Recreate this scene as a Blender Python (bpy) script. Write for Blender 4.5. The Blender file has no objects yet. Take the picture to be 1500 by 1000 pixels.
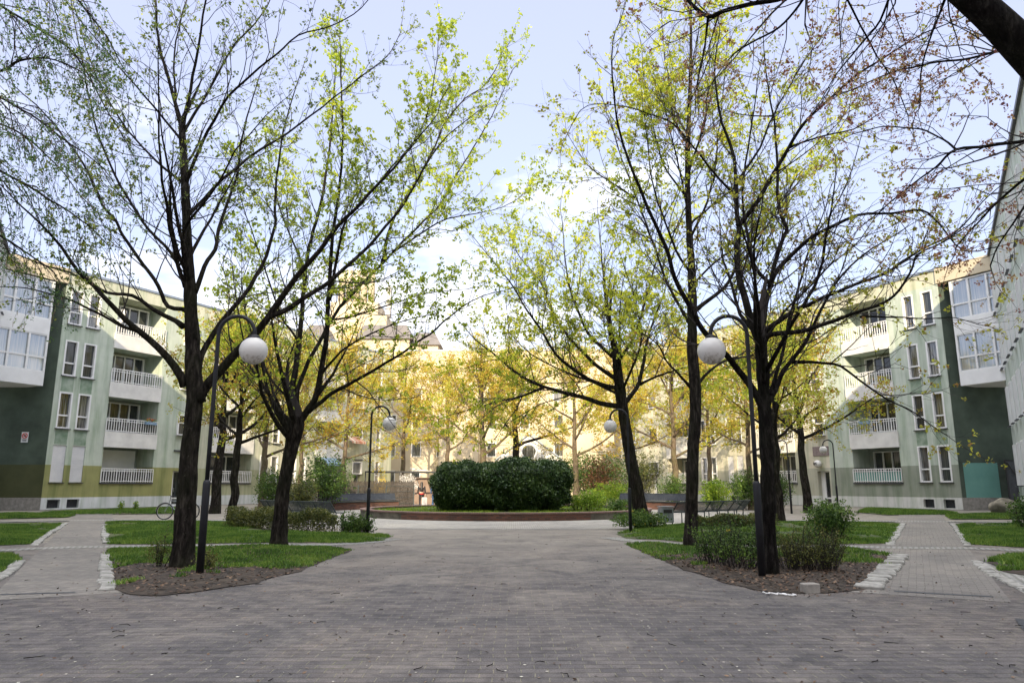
import bpy, math, random
import numpy as np
from mathutils import Vector, noise as mnoise

R = math.radians
scene = bpy.context.scene
COL = scene.collection

# ------------------------------------------------------------------ camera, world, sun
CAM_H, FPX, PITCH = 1.45, 1070.0, R(11.15)
cam_d = bpy.data.cameras.new('camera')
cam = bpy.data.objects.new('camera', cam_d)
COL.objects.link(cam)
cam.location = (0, 0, CAM_H)
cam.rotation_euler = (R(90) + PITCH, 0, 0)
cam_d.sensor_width = 36
cam_d.lens = FPX / 1500 * 36
cam_d.clip_start, cam_d.clip_end = 0.1, 3000
scene.camera = cam

SUN_EL, SUN_AZ = R(20.5), R(4)       # light travels towards +Y, turned a little to +X
world = bpy.data.worlds.new('World')
scene.world = world
world.use_nodes = True
wn, wl = world.node_tree.nodes, world.node_tree.links
bg = wn['Background']
sky = wn.new('ShaderNodeTexSky')
sky.sky_type = 'NISHITA'
sky.sun_disc = False
sky.sun_elevation = SUN_EL
sky.sun_rotation = R(180) + SUN_AZ
sky.altitude = 50
sky.air_density, sky.dust_density, sky.ozone_density = 1.0, 1.5, 1.2
tc = wn.new('ShaderNodeTexCoord')
mp = wn.new('ShaderNodeMapping')
mp.inputs['Scale'].default_value = (1, 1, 2.6)
mp.inputs['Location'].default_value = (0.35, 0.0, 0.1)
nz = wn.new('ShaderNodeTexNoise')
nz.inputs['Scale'].default_value = 2.3
nz.inputs['Detail'].default_value = 9
nz.inputs['Roughness'].default_value = 0.58
cr = wn.new('ShaderNodeValToRGB')
cr.color_ramp.elements[0].position = 0.50
cr.color_ramp.elements[1].position = 0.66
sep = wn.new('ShaderNodeSeparateXYZ')
mr = wn.new('ShaderNodeMapRange')     # more cloud low over the roofs, clear above
mr.inputs['From Min'].default_value = 0.52
mr.inputs['From Max'].default_value = 0.12
mr.inputs['To Min'].default_value = -0.16
mr.inputs['To Max'].default_value = 0.09
ad = wn.new('ShaderNodeMath'); ad.operation = 'ADD'
mix = wn.new('ShaderNodeMix'); mix.data_type = 'RGBA'
CLOUD = (7.9, 7.8, 7.8, 1)
mix.inputs['B'].default_value = CLOUD
tint = wn.new('ShaderNodeMix'); tint.data_type = 'RGBA'
tint.inputs['Factor'].default_value = 0.52
tint.inputs['B'].default_value = (5.1, 5.2, 7.0, 1)
wl.new(tc.outputs['Generated'], mp.inputs['Vector'])
wl.new(mp.outputs[0], nz.inputs['Vector'])
wl.new(tc.outputs['Generated'], sep.inputs[0])
wl.new(sep.outputs['Z'], mr.inputs['Value'])
wl.new(nz.outputs['Fac'], ad.inputs[0]); wl.new(mr.outputs[0], ad.inputs[1])
wl.new(ad.outputs[0], cr.inputs[0])
wl.new(sky.outputs[0], tint.inputs['A'])
wl.new(tint.outputs['Result'], mix.inputs['A'])
wl.new(cr.outputs[0], mix.inputs['Factor'])
# bright zone added high overhead, out of view, to fill the shaded court
mr2 = wn.new('ShaderNodeMapRange')
mr2.inputs['From Min'].default_value = 0.66; mr2.inputs['From Max'].default_value = 0.84
wl.new(sep.outputs['Z'], mr2.inputs['Value'])
overhead_fill = wn.new('ShaderNodeMix'); overhead_fill.data_type = 'RGBA'
overhead_fill.inputs['B'].default_value = (17.5, 17.3, 17.6, 1)
wl.new(mr2.outputs[0], overhead_fill.inputs['Factor']); wl.new(mix.outputs['Result'], overhead_fill.inputs['A'])
wl.new(overhead_fill.outputs['Result'], bg.inputs['Color'])
bg.inputs['Strength'].default_value = 0.11

sun_d = bpy.data.lights.new('sun', 'SUN')
sun_d.energy = 3.7
sun_d.angle = R(0.5)
sun_d.color = (1.0, 0.84, 0.60)
sun = bpy.data.objects.new('sun', sun_d)
COL.objects.link(sun)
td = Vector((math.sin(SUN_AZ) * math.cos(SUN_EL), math.cos(SUN_AZ) * math.cos(SUN_EL), -math.sin(SUN_EL)))
sun.rotation_euler = td.to_track_quat('-Z', 'Y').to_euler()
sun.location = (0, -20, 40)

scene.view_settings.view_transform = 'Standard'
scene.view_settings.look = 'None'
scene.view_settings.exposure = 1.02
scene.view_settings.gamma = 1
scene.cycles.max_bounces = 6
scene.cycles.diffuse_bounces = 4
scene.cycles.glossy_bounces = 2
scene.cycles.transmission_bounces = 3
scene.cycles.transparent_max_bounces = 8

# ------------------------------------------------------------------ coordinates
def ray(px, py):
    x = (px - 750) / FPX; y = -(py - 500) / FPX
    return (x, math.cos(PITCH) - y * math.sin(PITCH), math.sin(PITCH) + y * math.cos(PITCH))
def G(px, py, z=0.0):
    r = ray(px, py); t = (z - CAM_H) / r[2]
    return (r[0] * t, r[1] * t)
def P(px, py, Y):
    r = ray(px, py); s = Y / r[1]
    return Vector((r[0] * s, Y, CAM_H + r[2] * s))

# ------------------------------------------------------------------ materials
def newmat(name):
    m = bpy.data.materials.new(name); m.use_nodes = True
    n, l = m.node_tree.nodes, m.node_tree.links
    return m, n, l, n['Principled BSDF']
def inp(b, k, v): b.inputs[k].default_value = v
def ramp(n, stops):
    r = n.new('ShaderNodeValToRGB')
    e = r.color_ramp.elements
    while len(e) > 1: e.remove(e[-1])
    e[0].position, e[0].color = stops[0][0], (*stops[0][1], 1)
    for p, c in stops[1:]:
        k = e.new(p); k.color = (*c, 1)
    return r
def noise(n, l, scale, detail=6, rough=0.55, coord=None, dist=0.0):
    t = n.new('ShaderNodeTexNoise')
    t.inputs['Scale'].default_value = scale
    t.inputs['Detail'].default_value = detail
    t.inputs['Roughness'].default_value = rough
    t.inputs['Distortion'].default_value = dist
    if coord is not None: l.new(coord, t.inputs['Vector'])
    return t
def objco(n, l, scale=None, kind='Object'):
    t = n.new('ShaderNodeTexCoord')
    if scale is None: return t.outputs[kind]
    m = n.new('ShaderNodeMapping'); m.inputs['Scale'].default_value = scale
    l.new(t.outputs[kind], m.inputs[0]); return m.outputs[0]
def bump(n, l, src, b, strength=0.4, dist=0.02):
    k = n.new('ShaderNodeBump')
    k.inputs['Strength'].default_value = strength; k.inputs['Distance'].default_value = dist
    l.new(src, k.inputs['Height']); l.new(k.outputs[0], b.inputs['Normal']); return k
def mixc(n, l, fac, a, b, mode='MIX'):
    m = n.new('ShaderNodeMix'); m.data_type = 'RGBA'; m.blend_type = mode
    for k, v in (('Factor', fac), ('A', a), ('B', b)):
        if isinstance(v, (int, float)): m.inputs[k].default_value = v
        elif isinstance(v, tuple): m.inputs[k].default_value = (*v[:3], 1)
        else: l.new(v, m.inputs[k])
    return m.outputs['Result']
def mathn(n, l, op, a, b=0.0):
    m = n.new('ShaderNodeMath'); m.operation = op
    for i, v in enumerate((a, b)):
        if isinstance(v, (int, float)): m.inputs[i].default_value = v
        else: l.new(v, m.inputs[i])
    return m.outputs[0]

def mottled(name, c0, c1, scale=3.0, rough=0.85, bs=0.25, bscale=40, metal=0.0, detail=6):
    m, n, l, b = newmat(name)
    co = objco(n, l)
    t = noise(n, l, scale, detail, 0.6, co)
    r = ramp(n, [(0.32, c0), (0.68, c1)])
    l.new(t.outputs['Fac'], r.inputs[0]); l.new(r.outputs[0], b.inputs['Base Color'])
    inp(b, 'Roughness', rough); inp(b, 'Metallic', metal)
    if bs:
        t2 = noise(n, l, bscale, 4, 0.6, co)
        bump(n, l, t2.outputs['Fac'], b, bs, 0.01)
    return m

def leafmat(name, cols, scale=0.8, trans=0.45, rough=0.55):
    """cols: dark, mid, bright; clump noise picks, islands jitter"""
    m, n, l, b = newmat(name)
    geo = n.new('ShaderNodeNewGeometry')
    t = noise(n, l, scale, 3, 0.6, geo.outputs['Position'])
    s = mathn(n, l, 'MULTIPLY', geo.outputs['Random Per Island'], 0.45)
    f = mathn(n, l, 'ADD', t.outputs['Fac'], s)
    f = mathn(n, l, 'SUBTRACT', f, 0.22)
    k = len(cols)
    r = ramp(n, [(0.25 + 0.5 * i / (k - 1), c) for i, c in enumerate(cols)])
    l.new(f, r.inputs[0])
    l.new(r.outputs[0], b.inputs['Base Color'])
    inp(b, 'Roughness', rough); inp(b, 'Specular IOR Level', 0.35)
    tr = n.new('ShaderNodeBsdfTranslucent')
    l.new(r.outputs[0], tr.inputs['Color'])
    ms = n.new('ShaderNodeMixShader'); ms.inputs[0].default_value = trans
    l.new(b.outputs[0], ms.inputs[1]); l.new(tr.outputs[0], ms.inputs[2])
    l.new(ms.outputs[0], n['Material Output'].inputs['Surface'])
    return m

def barkmat(name, c0, c1, c2):
    m, n, l, b = newmat(name)
    co = objco(n, l, (1, 1, 0.22))
    t = noise(n, l, 16, 8, 0.65, co, 0.4)
    r = ramp(n, [(0.36, c0), (0.52, c1), (0.70, c2)])
    l.new(t.outputs['Fac'], r.inputs[0])
    t3 = noise(n, l, 1.6, 4, 0.6, objco(n, l))
    r3 = ramp(n, [(0.45, (0, 0, 0)), (0.7, (1, 1, 1))])
    l.new(t3.outputs['Fac'], r3.inputs[0])
    moss = (c1[0] * 0.9, c1[1] * 1.25, c1[2] * 0.7)
    colb = mixc(n, l, mathn(n, l, 'MULTIPLY', r3.outputs[0], 0.6), r.outputs[0], moss)
    t4 = noise(n, l, 11, 9, 0.8, objco(n, l), 0.5)          # pale lichen patches
    r4 = ramp(n, [(0.60, (0, 0, 0)), (0.66, (1, 1, 1))]); l.new(t4.outputs['Fac'], r4.inputs[0])
    colb = mixc(n, l, mathn(n, l, 'MULTIPLY', r4.outputs[0], 0.55), colb, (c2[0]*1.7, c2[1]*1.85, c2[2]*1.6))
    l.new(colb, b.inputs['Base Color'])
    inp(b, 'Roughness', 1.0); inp(b, 'Specular IOR Level', 0.08)
    t2 = noise(n, l, 26, 8, 0.7, co, 0.6)
    bump(n, l, t2.outputs['Fac'], b, 1.0, 0.06)
    return m

def brickmat(name, c1, c2, mortar, w, h, msize=0.008, bs=0.5, coord_scale=(1, 1, 1), rot=0.0, stain=None, kind='Object', offset=0.5):
    m, n, l, b = newmat(name)
    t = n.new('ShaderNodeTexCoord')
    mpn = n.new('ShaderNodeMapping')
    mpn.inputs['Scale'].default_value = coord_scale
    mpn.inputs['Rotation'].default_value = (0, 0, rot)
    l.new(t.outputs[kind], mpn.inputs[0])
    co = mpn.outputs[0]
    wob = noise(n, l, 1.3, 2, 0.5, t.outputs['Object'])
    wv = n.new('ShaderNodeVectorMath'); wv.operation = 'SCALE'
    l.new(wob.outputs['Color'], wv.inputs[0]); wv.inputs['Scale'].default_value = 0.05
    av = n.new('ShaderNodeVectorMath'); av.operation = 'ADD'
    l.new(co, av.inputs[0]); l.new(wv.outputs[0], av.inputs[1])
    k = n.new('ShaderNodeTexBrick')
    l.new(av.outputs[0], k.inputs['Vector'])
    k.offset = offset
    inp(k, 'Scale', 1.0); inp(k, 'Brick Width', w); inp(k, 'Row Height', h); inp(k, 'Mortar Size', msize)
    inp(k, 'Mortar Smooth', 0.3); inp(k, 'Color1', (*c1, 1)); inp(k, 'Color2', (*c2, 1)); inp(k, 'Mortar', (*mortar, 1)); inp(k, 'Bias', 0.0)
    col = k.outputs['Color']
    big = noise(n, l, 0.35, 8, 0.62, t.outputs['Object'], 0.5)
    rb = ramp(n, [(0.3, (0.68, 0.68, 0.70)), (0.5, (1, 1, 1)), (0.72, (1.25, 1.22, 1.16))])
    l.new(big.outputs['Fac'], rb.inputs[0])
    col = mixc(n, l, 1.0, col, rb.outputs[0], 'MULTIPLY')
    fine = noise(n, l, 60, 6, 0.7, t.outputs['Object'])
    rf = ramp(n, [(0.3, (0.78, 0.78, 0.78)), (0.7, (1.22, 1.22, 1.22))])
    l.new(fine.outputs['Fac'], rf.inputs[0])
    col = mixc(n, l, 1.0, col, rf.outputs[0], 'MULTIPLY')
    if stain:
        st = noise(n, l, 1.7, 7, 0.7, t.outputs['Object'], 0.8)
        rs = ramp(n, [(0.62, (0, 0, 0)), (0.76, (1, 1, 1))])
        l.new(st.outputs['Fac'], rs.inputs[0])
        fs = mathn(n, l, 'MULTIPLY', rs.outputs[0], 0.55)
        col = mixc(n, l, fs, col, stain)
    l.new(col, b.inputs['Base Color'])
    inp(b, 'Roughness', 0.88)
    hh = mathn(n, l, 'MULTIPLY', k.outputs['Fac'], -1.0)
    hf = mathn(n, l, 'MULTIPLY', fine.outputs['Fac'], 0.35)
    bump(n, l, mathn(n, l, 'ADD', hh, hf), b, bs, 0.012)
    return m

def facademat(name, zones, plinth, band, base, upper, top, plinth_z=0.72, band_z=2.72, top_z=14.2):
    """render paint: plinth, lower band, wall above, pale top course warmed by painted-in sunlight on the houses; damp streaks below sills"""
    m, n, l, b = newmat(name)
    t = n.new('ShaderNodeTexCoord')
    sp = n.new('ShaderNodeSeparateXYZ'); l.new(t.outputs['Object'], sp.inputs[0])
    z = sp.outputs['Z']
    far = mathn(n, l, 'ABSOLUTE', sp.outputs['X'])
    f = mathn(n, l, 'GREATER_THAN', far, zones)
    wall = mixc(n, l, f, base, upper)
    bandc = mixc(n, l, f, band, tuple(0.5 * (a + c) for a, c in zip(band, upper)))
    wall = mixc(n, l, mathn(n, l, 'GREATER_THAN', z, band_z), bandc, wall)
    wall = mixc(n, l, mathn(n, l, 'GREATER_THAN', z, top_z), wall, top)
    wall = mixc(n, l, mathn(n, l, 'GREATER_THAN', z, plinth_z), plinth, wall)
    mp1 = n.new('ShaderNodeMapping'); mp1.inputs['Scale'].default_value = (2.2, 2.2, 0.22)
    l.new(t.outputs['Object'], mp1.inputs[0])
    s1 = noise(n, l, 1.0, 7, 0.62, mp1.outputs[0])
    r1 = ramp(n, [(0.43, (0, 0, 0)), (0.66, (1, 1, 1))]); l.new(s1.outputs['Fac'], r1.inputs[0])
    stained = mixc(n, l, 1.0, wall, (0.50, 0.60, 0.48), 'MULTIPLY')
    wall = mixc(n, l, mathn(n, l, 'MULTIPLY', r1.outputs[0], 0.72), wall, stained)
    s2 = noise(n, l, 0.9, 6, 0.6, t.outputs['Object'])
    r2 = ramp(n, [(0.3, (0.86, 0.86, 0.86)), (0.7, (1.08, 1.08, 1.06))]); l.new(s2.outputs['Fac'], r2.inputs[0])
    wall = mixc(n, l, 1.0, wall, r2.outputs[0], 'MULTIPLY')
    l.new(wall, b.inputs['Base Color']); inp(b, 'Roughness', 0.93)
    s3 = noise(n, l, 90, 5, 0.7, t.outputs['Object'])
    bump(n, l, s3.outputs['Fac'], b, 0.35, 0.01)
    return m

def glassmat(name, curtain=0.35, base=(0.02, 0.025, 0.03), ior=1.75):
    m, n, l, b = newmat(name)
    co = objco(n, l, (14, 14, 0.3))
    t = noise(n, l, 1.0, 3, 0.5, co)
    t2 = noise(n, l, 0.6, 1, 0.5, objco(n, l))
    r = ramp(n, [(0.35, base), (0.7, (curtain, curtain, curtain * 0.95))])
    f = mathn(n, l, 'MULTIPLY', t.outputs['Fac'], mathn(n, l, 'ADD', t2.outputs['Fac'], 0.35))
    l.new(f, r.inputs[0]); l.new(r.outputs[0], b.inputs['Base Color'])
    inp(b, 'Roughness', 0.06); inp(b, 'IOR', ior); inp(b, 'Specular IOR Level', 0.8)
    return m

M = {}
def pavingmat():
    """worn interlocking blocks: dark bed joints, sandy cross joints, dust with painted-in grazing brightness, damp and moss"""
    m, n, l, b = newmat('paving')
    t = n.new('ShaderNodeTexCoord'); oc = t.outputs['Object']
    wob = noise(n, l, 0.9, 3, 0.5, oc)
    wv = n.new('ShaderNodeVectorMath'); wv.operation = 'SCALE'; l.new(wob.outputs['Color'], wv.inputs[0]); wv.inputs['Scale'].default_value = 0.10
    av = n.new('ShaderNodeVectorMath'); av.operation = 'ADD'; l.new(oc, av.inputs[0]); l.new(wv.outputs[0], av.inputs[1])
    k = n.new('ShaderNodeTexBrick'); l.new(av.outputs[0], k.inputs['Vector']); k.offset = 0.5
    inp(k, 'Scale', 1.0); inp(k, 'Brick Width', 0.22); inp(k, 'Row Height', 0.135); inp(k, 'Mortar Size', 0.006); inp(k, 'Mortar Smooth', 0.4)
    inp(k, 'Color1', (0.114, 0.105, 0.104, 1)); inp(k, 'Color2', (0.074, 0.070, 0.074, 1)); inp(k, 'Mortar', (0.155, 0.148, 0.115, 1)); inp(k, 'Bias', -0.1)
    sp = n.new('ShaderNodeSeparateXYZ'); l.new(av.outputs[0], sp.inputs[0])
    row = mathn(n, l, 'FRACT', mathn(n, l, 'ADD', mathn(n, l, 'DIVIDE', sp.outputs['Y'], 0.135), 0.5))
    dj = mathn(n, l, 'ABSOLUTE', mathn(n, l, 'SUBTRACT', row, 0.5))
    br = noise(n, l, 1.1, 5, 0.7, oc)
    thr = mathn(n, l, 'MULTIPLY', br.outputs['Fac'], 0.16)
    line = mathn(n, l, 'LESS_THAN', dj, thr)
    col = mixc(n, l, mathn(n, l, 'MULTIPLY', line, 0.5), k.outputs['Color'], (0.030, 0.027, 0.026))
    big = noise(n, l, 0.28, 9, 0.66, oc, 0.6)
    rb = ramp(n, [(0.30, (0.58, 0.60, 0.64)), (0.48, (0.92, 0.92, 0.93)), (0.60, (1.15, 1.10, 1.04)), (0.75, (1.5, 1.42, 1.28))]); l.new(big.outputs['Fac'], rb.inputs[0])
    col = mixc(n, l, 1.0, col, rb.outputs[0], 'MULTIPLY')
    mid = noise(n, l, 4.5, 8, 0.75, oc, 0.3)
    rm = ramp(n, [(0.32, (0.62, 0.62, 0.62)), (0.5, (1, 1, 1)), (0.70, (1.35, 1.32, 1.26))]); l.new(mid.outputs['Fac'], rm.inputs[0])
    col = mixc(n, l, 1.0, col, rm.outputs[0], 'MULTIPLY')
    fine = noise(n, l, 75, 4, 0.9, oc)
    rf = ramp(n, [(0.34, (0.35, 0.35, 0.35)), (0.5, (1, 1, 1)), (0.66, (1.9, 1.9, 1.9))]); l.new(fine.outputs['Fac'], rf.inputs[0])
    col = mixc(n, l, 0.8, col, rf.outputs[0], 'MULTIPLY')
    # sandy dust, paler with depth: brightness of the grazing view is painted in
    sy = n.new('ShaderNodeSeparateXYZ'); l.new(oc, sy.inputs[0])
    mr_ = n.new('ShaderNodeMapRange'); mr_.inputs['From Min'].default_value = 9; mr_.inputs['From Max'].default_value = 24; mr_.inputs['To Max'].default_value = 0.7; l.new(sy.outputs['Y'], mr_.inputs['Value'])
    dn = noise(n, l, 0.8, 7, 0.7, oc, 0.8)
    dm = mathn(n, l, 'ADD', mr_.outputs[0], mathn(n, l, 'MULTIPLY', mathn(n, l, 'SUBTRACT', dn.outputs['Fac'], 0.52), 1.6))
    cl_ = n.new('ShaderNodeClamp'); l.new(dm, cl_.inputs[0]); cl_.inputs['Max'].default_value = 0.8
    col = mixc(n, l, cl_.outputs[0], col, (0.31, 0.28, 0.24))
    ms = noise(n, l, 0.6, 6, 0.65, oc, 1.0)
    rs = ramp(n, [(0.60, (0, 0, 0)), (0.70, (1, 1, 1))]); l.new(ms.outputs['Fac'], rs.inputs[0])
    mossf = mathn(n, l, 'MULTIPLY', mathn(n, l, 'MULTIPLY', rs.outputs[0], k.outputs['Fac']), 0.9)
    col = mixc(n, l, mossf, col, (0.10, 0.12, 0.045))
    l.new(col, b.inputs['Base Color']); inp(b, 'Roughness', 0.9); inp(b, 'Specular IOR Level', 0.3)
    hh = mathn(n, l, 'ADD', mathn(n, l, 'MULTIPLY', line, -0.7), mathn(n, l, 'MULTIPLY', k.outputs['Fac'], -0.5))
    hh = mathn(n, l, 'ADD', hh, mathn(n, l, 'MULTIPLY', fine.outputs['Fac'], 0.5))
    hh = mathn(n, l, 'ADD', hh, mathn(n, l, 'MULTIPLY', mid.outputs['Fac'], 0.8))
    bump(n, l, hh, b, 0.7, 0.014)
    return m
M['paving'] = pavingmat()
M['path_paving'] = brickmat('path_paving', (0.205, 0.188, 0.168), (0.15, 0.14, 0.128), (0.085, 0.08, 0.062), 0.22, 0.11, 0.006, 0.5, rot=R(28.5), stain=(0.10, 0.085, 0.065))
M['ring_paving'] = brickmat('ring_paving', (0.37, 0.35, 0.315), (0.28, 0.265, 0.24), (0.16, 0.155, 0.12), 0.16, 0.16, 0.012, 0.5, stain=(0.2, 0.19, 0.16))
M['cobble'] = brickmat('cobble', (0.36, 0.35, 0.33), (0.25, 0.25, 0.24), (0.10, 0.10, 0.075), 0.13, 0.13, 0.016, 1.0)
M['kerb'] = mottled('kerb', (0.14, 0.14, 0.125), (0.40, 0.39, 0.36), 6, 0.9, 0.5, 50)
M['soil'] = mottled('soil', (0.020, 0.015, 0.011), (0.062, 0.046, 0.033), 3.5, 1.0, 1.0, 30)
M['gravel'] = mottled('gravel', (0.15, 0.135, 0.11), (0.26, 0.24, 0.205), 2.0, 1.0, 0.8, 60)
M['white'] = mottled('white_paint', (0.70, 0.70, 0.69), (0.80, 0.80, 0.79), 1.5, 0.6, 0.05)
M['balcony_white'] = mottled('balcony_white', (0.58, 0.57, 0.54), (0.76, 0.75, 0.71), 1.2, 0.8, 0.1)
M['cap'] = mottled('cap_metal', (0.20, 0.24, 0.29), (0.28, 0.32, 0.38), 1.5, 0.45, 0.05, metal=0.3)
M['sill'] = mottled('sill_metal', (0.05, 0.055, 0.06), (0.09, 0.09, 0.10), 3, 0.5, 0.05, metal=0.3)
M['glass'] = glassmat('glass')
M['glass_bay'] = glassmat('glass_bay', 0.42, (0.16, 0.22, 0.27), 2.3)  # pale blue base colour paints in the reflected sky
M['glass_dark'] = glassmat('glass_dark', 0.10, ior=1.5)
M['grille'] = mottled('grille', (0.012, 0.014, 0.018), (0.03, 0.034, 0.04), 8, 0.6, 0.2)
M['lamp_metal'] = mottled('lamp_metal', (0.008, 0.009, 0.012), (0.018, 0.020, 0.026), 4, 0.55, 0.08, metal=0.2)
M['bench_metal'] = mottled('bench_metal', (0.022, 0.035, 0.038), (0.05, 0.065, 0.07), 4, 0.5, 0.1, metal=0.3)
M['gate_metal'] = mottled('gate_metal', (0.02, 0.02, 0.022), (0.045, 0.042, 0.04), 2.5, 0.7, 0.2)
M['brick'] = brickmat('brick', (0.17, 0.07, 0.045), (0.085, 0.042, 0.032), (0.09, 0.078, 0.066), 0.24, 0.072, 0.008, 0.5, kind='UV', stain=(0.05, 0.045, 0.035))
M['coping'] = brickmat('coping', (0.21, 0.12, 0.10), (0.15, 0.095, 0.08), (0.08, 0.075, 0.065), 0.10, 0.60, 0.010, 0.5, kind='UV', stain=(0.10, 0.10, 0.09))
M['planter_stone'] = mottled('planter_stone', (0.055, 0.05, 0.04), (0.16, 0.145, 0.115), 2.2, 0.95, 0.6, 25)
M['bark'] = barkmat('bark', (0.006, 0.005, 0.0045), (0.026, 0.022, 0.019), (0.078, 0.069, 0.057))
M['bark_dark'] = barkmat('bark_dark', (0.004, 0.003, 0.003), (0.014, 0.012, 0.011), (0.05, 0.045, 0.04))
M['bark_sunlit'] = barkmat('bark_sunlit', (0.06, 0.042, 0.030), (0.16, 0.12, 0.085), (0.25, 0.20, 0.15))  # lighter copy of the bark: sunlight on far trunks painted into the colour
M['twig'] = mottled('twig', (0.014, 0.011, 0.010), (0.032, 0.025, 0.022), 2, 0.9, 0)
M['leaf_spring'] = leafmat('leaf_spring', [(0.19, 0.27, 0.03), (0.40, 0.50, 0.045), (0.62, 0.66, 0.055)], trans=0.5)
M['leaf_cool'] = leafmat('leaf_cool', [(0.12, 0.17, 0.05), (0.22, 0.28, 0.06), (0.42, 0.45, 0.06)], trans=0.45)
M['leaf_yellow'] = leafmat('leaf_yellow', [(0.24, 0.31, 0.03), (0.46, 0.53, 0.045), (0.67, 0.66, 0.055)], trans=0.5)
M['leaf_gold'] = leafmat('leaf_gold', [(0.34, 0.20, 0.03), (0.52, 0.38, 0.05), (0.54, 0.48, 0.06), (0.34, 0.44, 0.05)], 0.4, 0.45)
M['leaf_t5'] = leafmat('leaf_young', [(0.30, 0.16, 0.05), (0.34, 0.36, 0.05), (0.55, 0.56, 0.06)], trans=0.45)
M['leaf_mixed'] = leafmat('leaf_mixed', [(0.32, 0.16, 0.02), (0.46, 0.34, 0.04), (0.34, 0.42, 0.05), (0.46, 0.52, 0.06)], 0.45)
M['flower_red'] = leafmat('flower_red', [(0.20, 0.06, 0.07), (0.34, 0.17, 0.09), (0.50, 0.38, 0.11)], 1.1, 0.35)
M['leaf_birch'] = leafmat('leaf_birch', [(0.06, 0.13, 0.05), (0.12, 0.22, 0.07), (0.22, 0.32, 0.09)], 1.0)
M['catkin'] = mottled('catkin', (0.24, 0.15, 0.10), (0.36, 0.25, 0.16), 3, 0.9, 0)
M['leaf_hedge'] = leafmat('leaf_hedge', [(0.013, 0.032, 0.010), (0.034, 0.075, 0.020), (0.10, 0.16, 0.042)], 1.6, 0.18, 0.38)
M['leaf_bush'] = leafmat('leaf_bush', [(0.03, 0.07, 0.015), (0.07, 0.14, 0.025), (0.16, 0.25, 0.04)], 1.4, 0.3)
M['leaf_bright'] = leafmat('leaf_bright', [(0.10, 0.20, 0.02), (0.22, 0.36, 0.03), (0.40, 0.48, 0.05)], 1.4, 0.4)
M['leaf_olive'] = leafmat('leaf_olive', [(0.045, 0.06, 0.02), (0.10, 0.12, 0.03), (0.20, 0.20, 0.045)], 1.6, 0.3)
M['leaf_brown'] = leafmat('leaf_brown', [(0.08, 0.035, 0.02), (0.17, 0.08, 0.04), (0.26, 0.16, 0.08)], 1.6, 0.3)
M['blossom'] = leafmat('blossom', [(0.55, 0.52, 0.48), (0.75, 0.72, 0.68), (0.85, 0.84, 0.80)], 1.6, 0.4)
M['flower_yellow'] = mottled('flower_yellow', (0.65, 0.42, 0.02), (0.8, 0.6, 0.03), 3, 0.7, 0)
M['grass'] = leafmat('grass', [(0.045, 0.10, 0.018), (0.105, 0.215, 0.030), (0.23, 0.32, 0.055)], 0.9, 0.3)
M['litter'] = leafmat('litter', [(0.018, 0.012, 0.008), (0.07, 0.035, 0.018), (0.19, 0.12, 0.07)], 6, 0.1)
M['litter_pale'] = mottled('litter_pale', (0.35, 0.33, 0.28), (0.6, 0.58, 0.5), 3, 0.9, 0)
M['reed'] = mottled('reed', (0.03, 0.025, 0.021), (0.075, 0.062, 0.052), 6, 0.95, 0.6, 60)
M['zinc'] = mottled('zinc', (0.22, 0.25, 0.27), (0.38, 0.41, 0.43), 3, 0.45, 0.1, metal=0.5)
M['rock'] = mottled('rock', (0.10, 0.09, 0.065), (0.30, 0.27, 0.21), 2.5, 0.95, 0.9, 12)
M['concrete'] = mottled('concrete', (0.20, 0.185, 0.165), (0.34, 0.32, 0.29), 5, 0.95, 0.5, 40)
M['rubber'] = mottled('rubber', (0.010, 0.010, 0.010), (0.02, 0.02, 0.02), 4, 0.8, 0)
M['chrome'] = mottled('chrome', (0.4, 0.4, 0.4), (0.55, 0.55, 0.55), 4, 0.3, 0, metal=0.9)
M['roof_brown'] = mottled('roof_brown', (0.13, 0.12, 0.12), (0.18, 0.165, 0.16), 0.8, 0.8, 0.2, 3)
M['teal'] = mottled('teal_paint', (0.13, 0.30, 0.26), (0.17, 0.36, 0.31), 0.8, 0.9, 0.2, 60)
M['cream'] = mottled('cream_render', (0.50, 0.42, 0.29), (0.60, 0.52, 0.38), 0.25, 0.93, 0.2, 60)
M['wing'] = facademat('wing_render', 999, (0.55, 0.56, 0.55), (0.30, 0.36, 0.33), (0.45, 0.50, 0.47), (0.45, 0.50, 0.47), (0.42, 0.45, 0.43), 0.7, 2.7, 14.6)
M['recess'] = mottled('recess_render', (0.045, 0.060, 0.045), (0.10, 0.135, 0.10), 0.55, 0.93, 0.3, 50)
M['facade_left'] = facademat('facade_left', 11.2, (0.62, 0.64, 0.65), (0.30, 0.30, 0.12), (0.50, 0.55, 0.47), (0.55, 0.55, 0.44), (0.58, 0.58, 0.46))  # last colour: roof band cream with low sun painted in
M['facade_right'] = facademat('facade_right', 9.55, (0.62, 0.62, 0.60), (0.28, 0.305, 0.25), (0.51, 0.56, 0.49), (0.62, 0.58, 0.46), (0.58, 0.56, 0.43))  # top course cream also holds painted sunlight
M['spandrel'] = mottled('spandrel', (0.13, 0.21, 0.13), (0.36, 0.42, 0.34), 1.6, 0.95, 0.2, 60)
M['shutter'] = brickmat('shutter', (0.70, 0.70, 0.70), (0.66, 0.66, 0.67), (0.35, 0.35, 0.36), 40.0, 0.055, 0.006, 0.4, kind='UV')
M['interior'] = mottled('interior', (0.03, 0.03, 0.028), (0.09, 0.085, 0.075), 1.0, 0.9, 0)
M['loggia'] = mottled('loggia_render', (0.26, 0.29, 0.26), (0.38, 0.42, 0.38), 1.0, 0.95, 0.1)
M['plaque'] = mottled('plaque', (0.17, 0.13, 0.13), (0.26, 0.21, 0.20), 9, 0.7, 0.3, 60)
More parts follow.
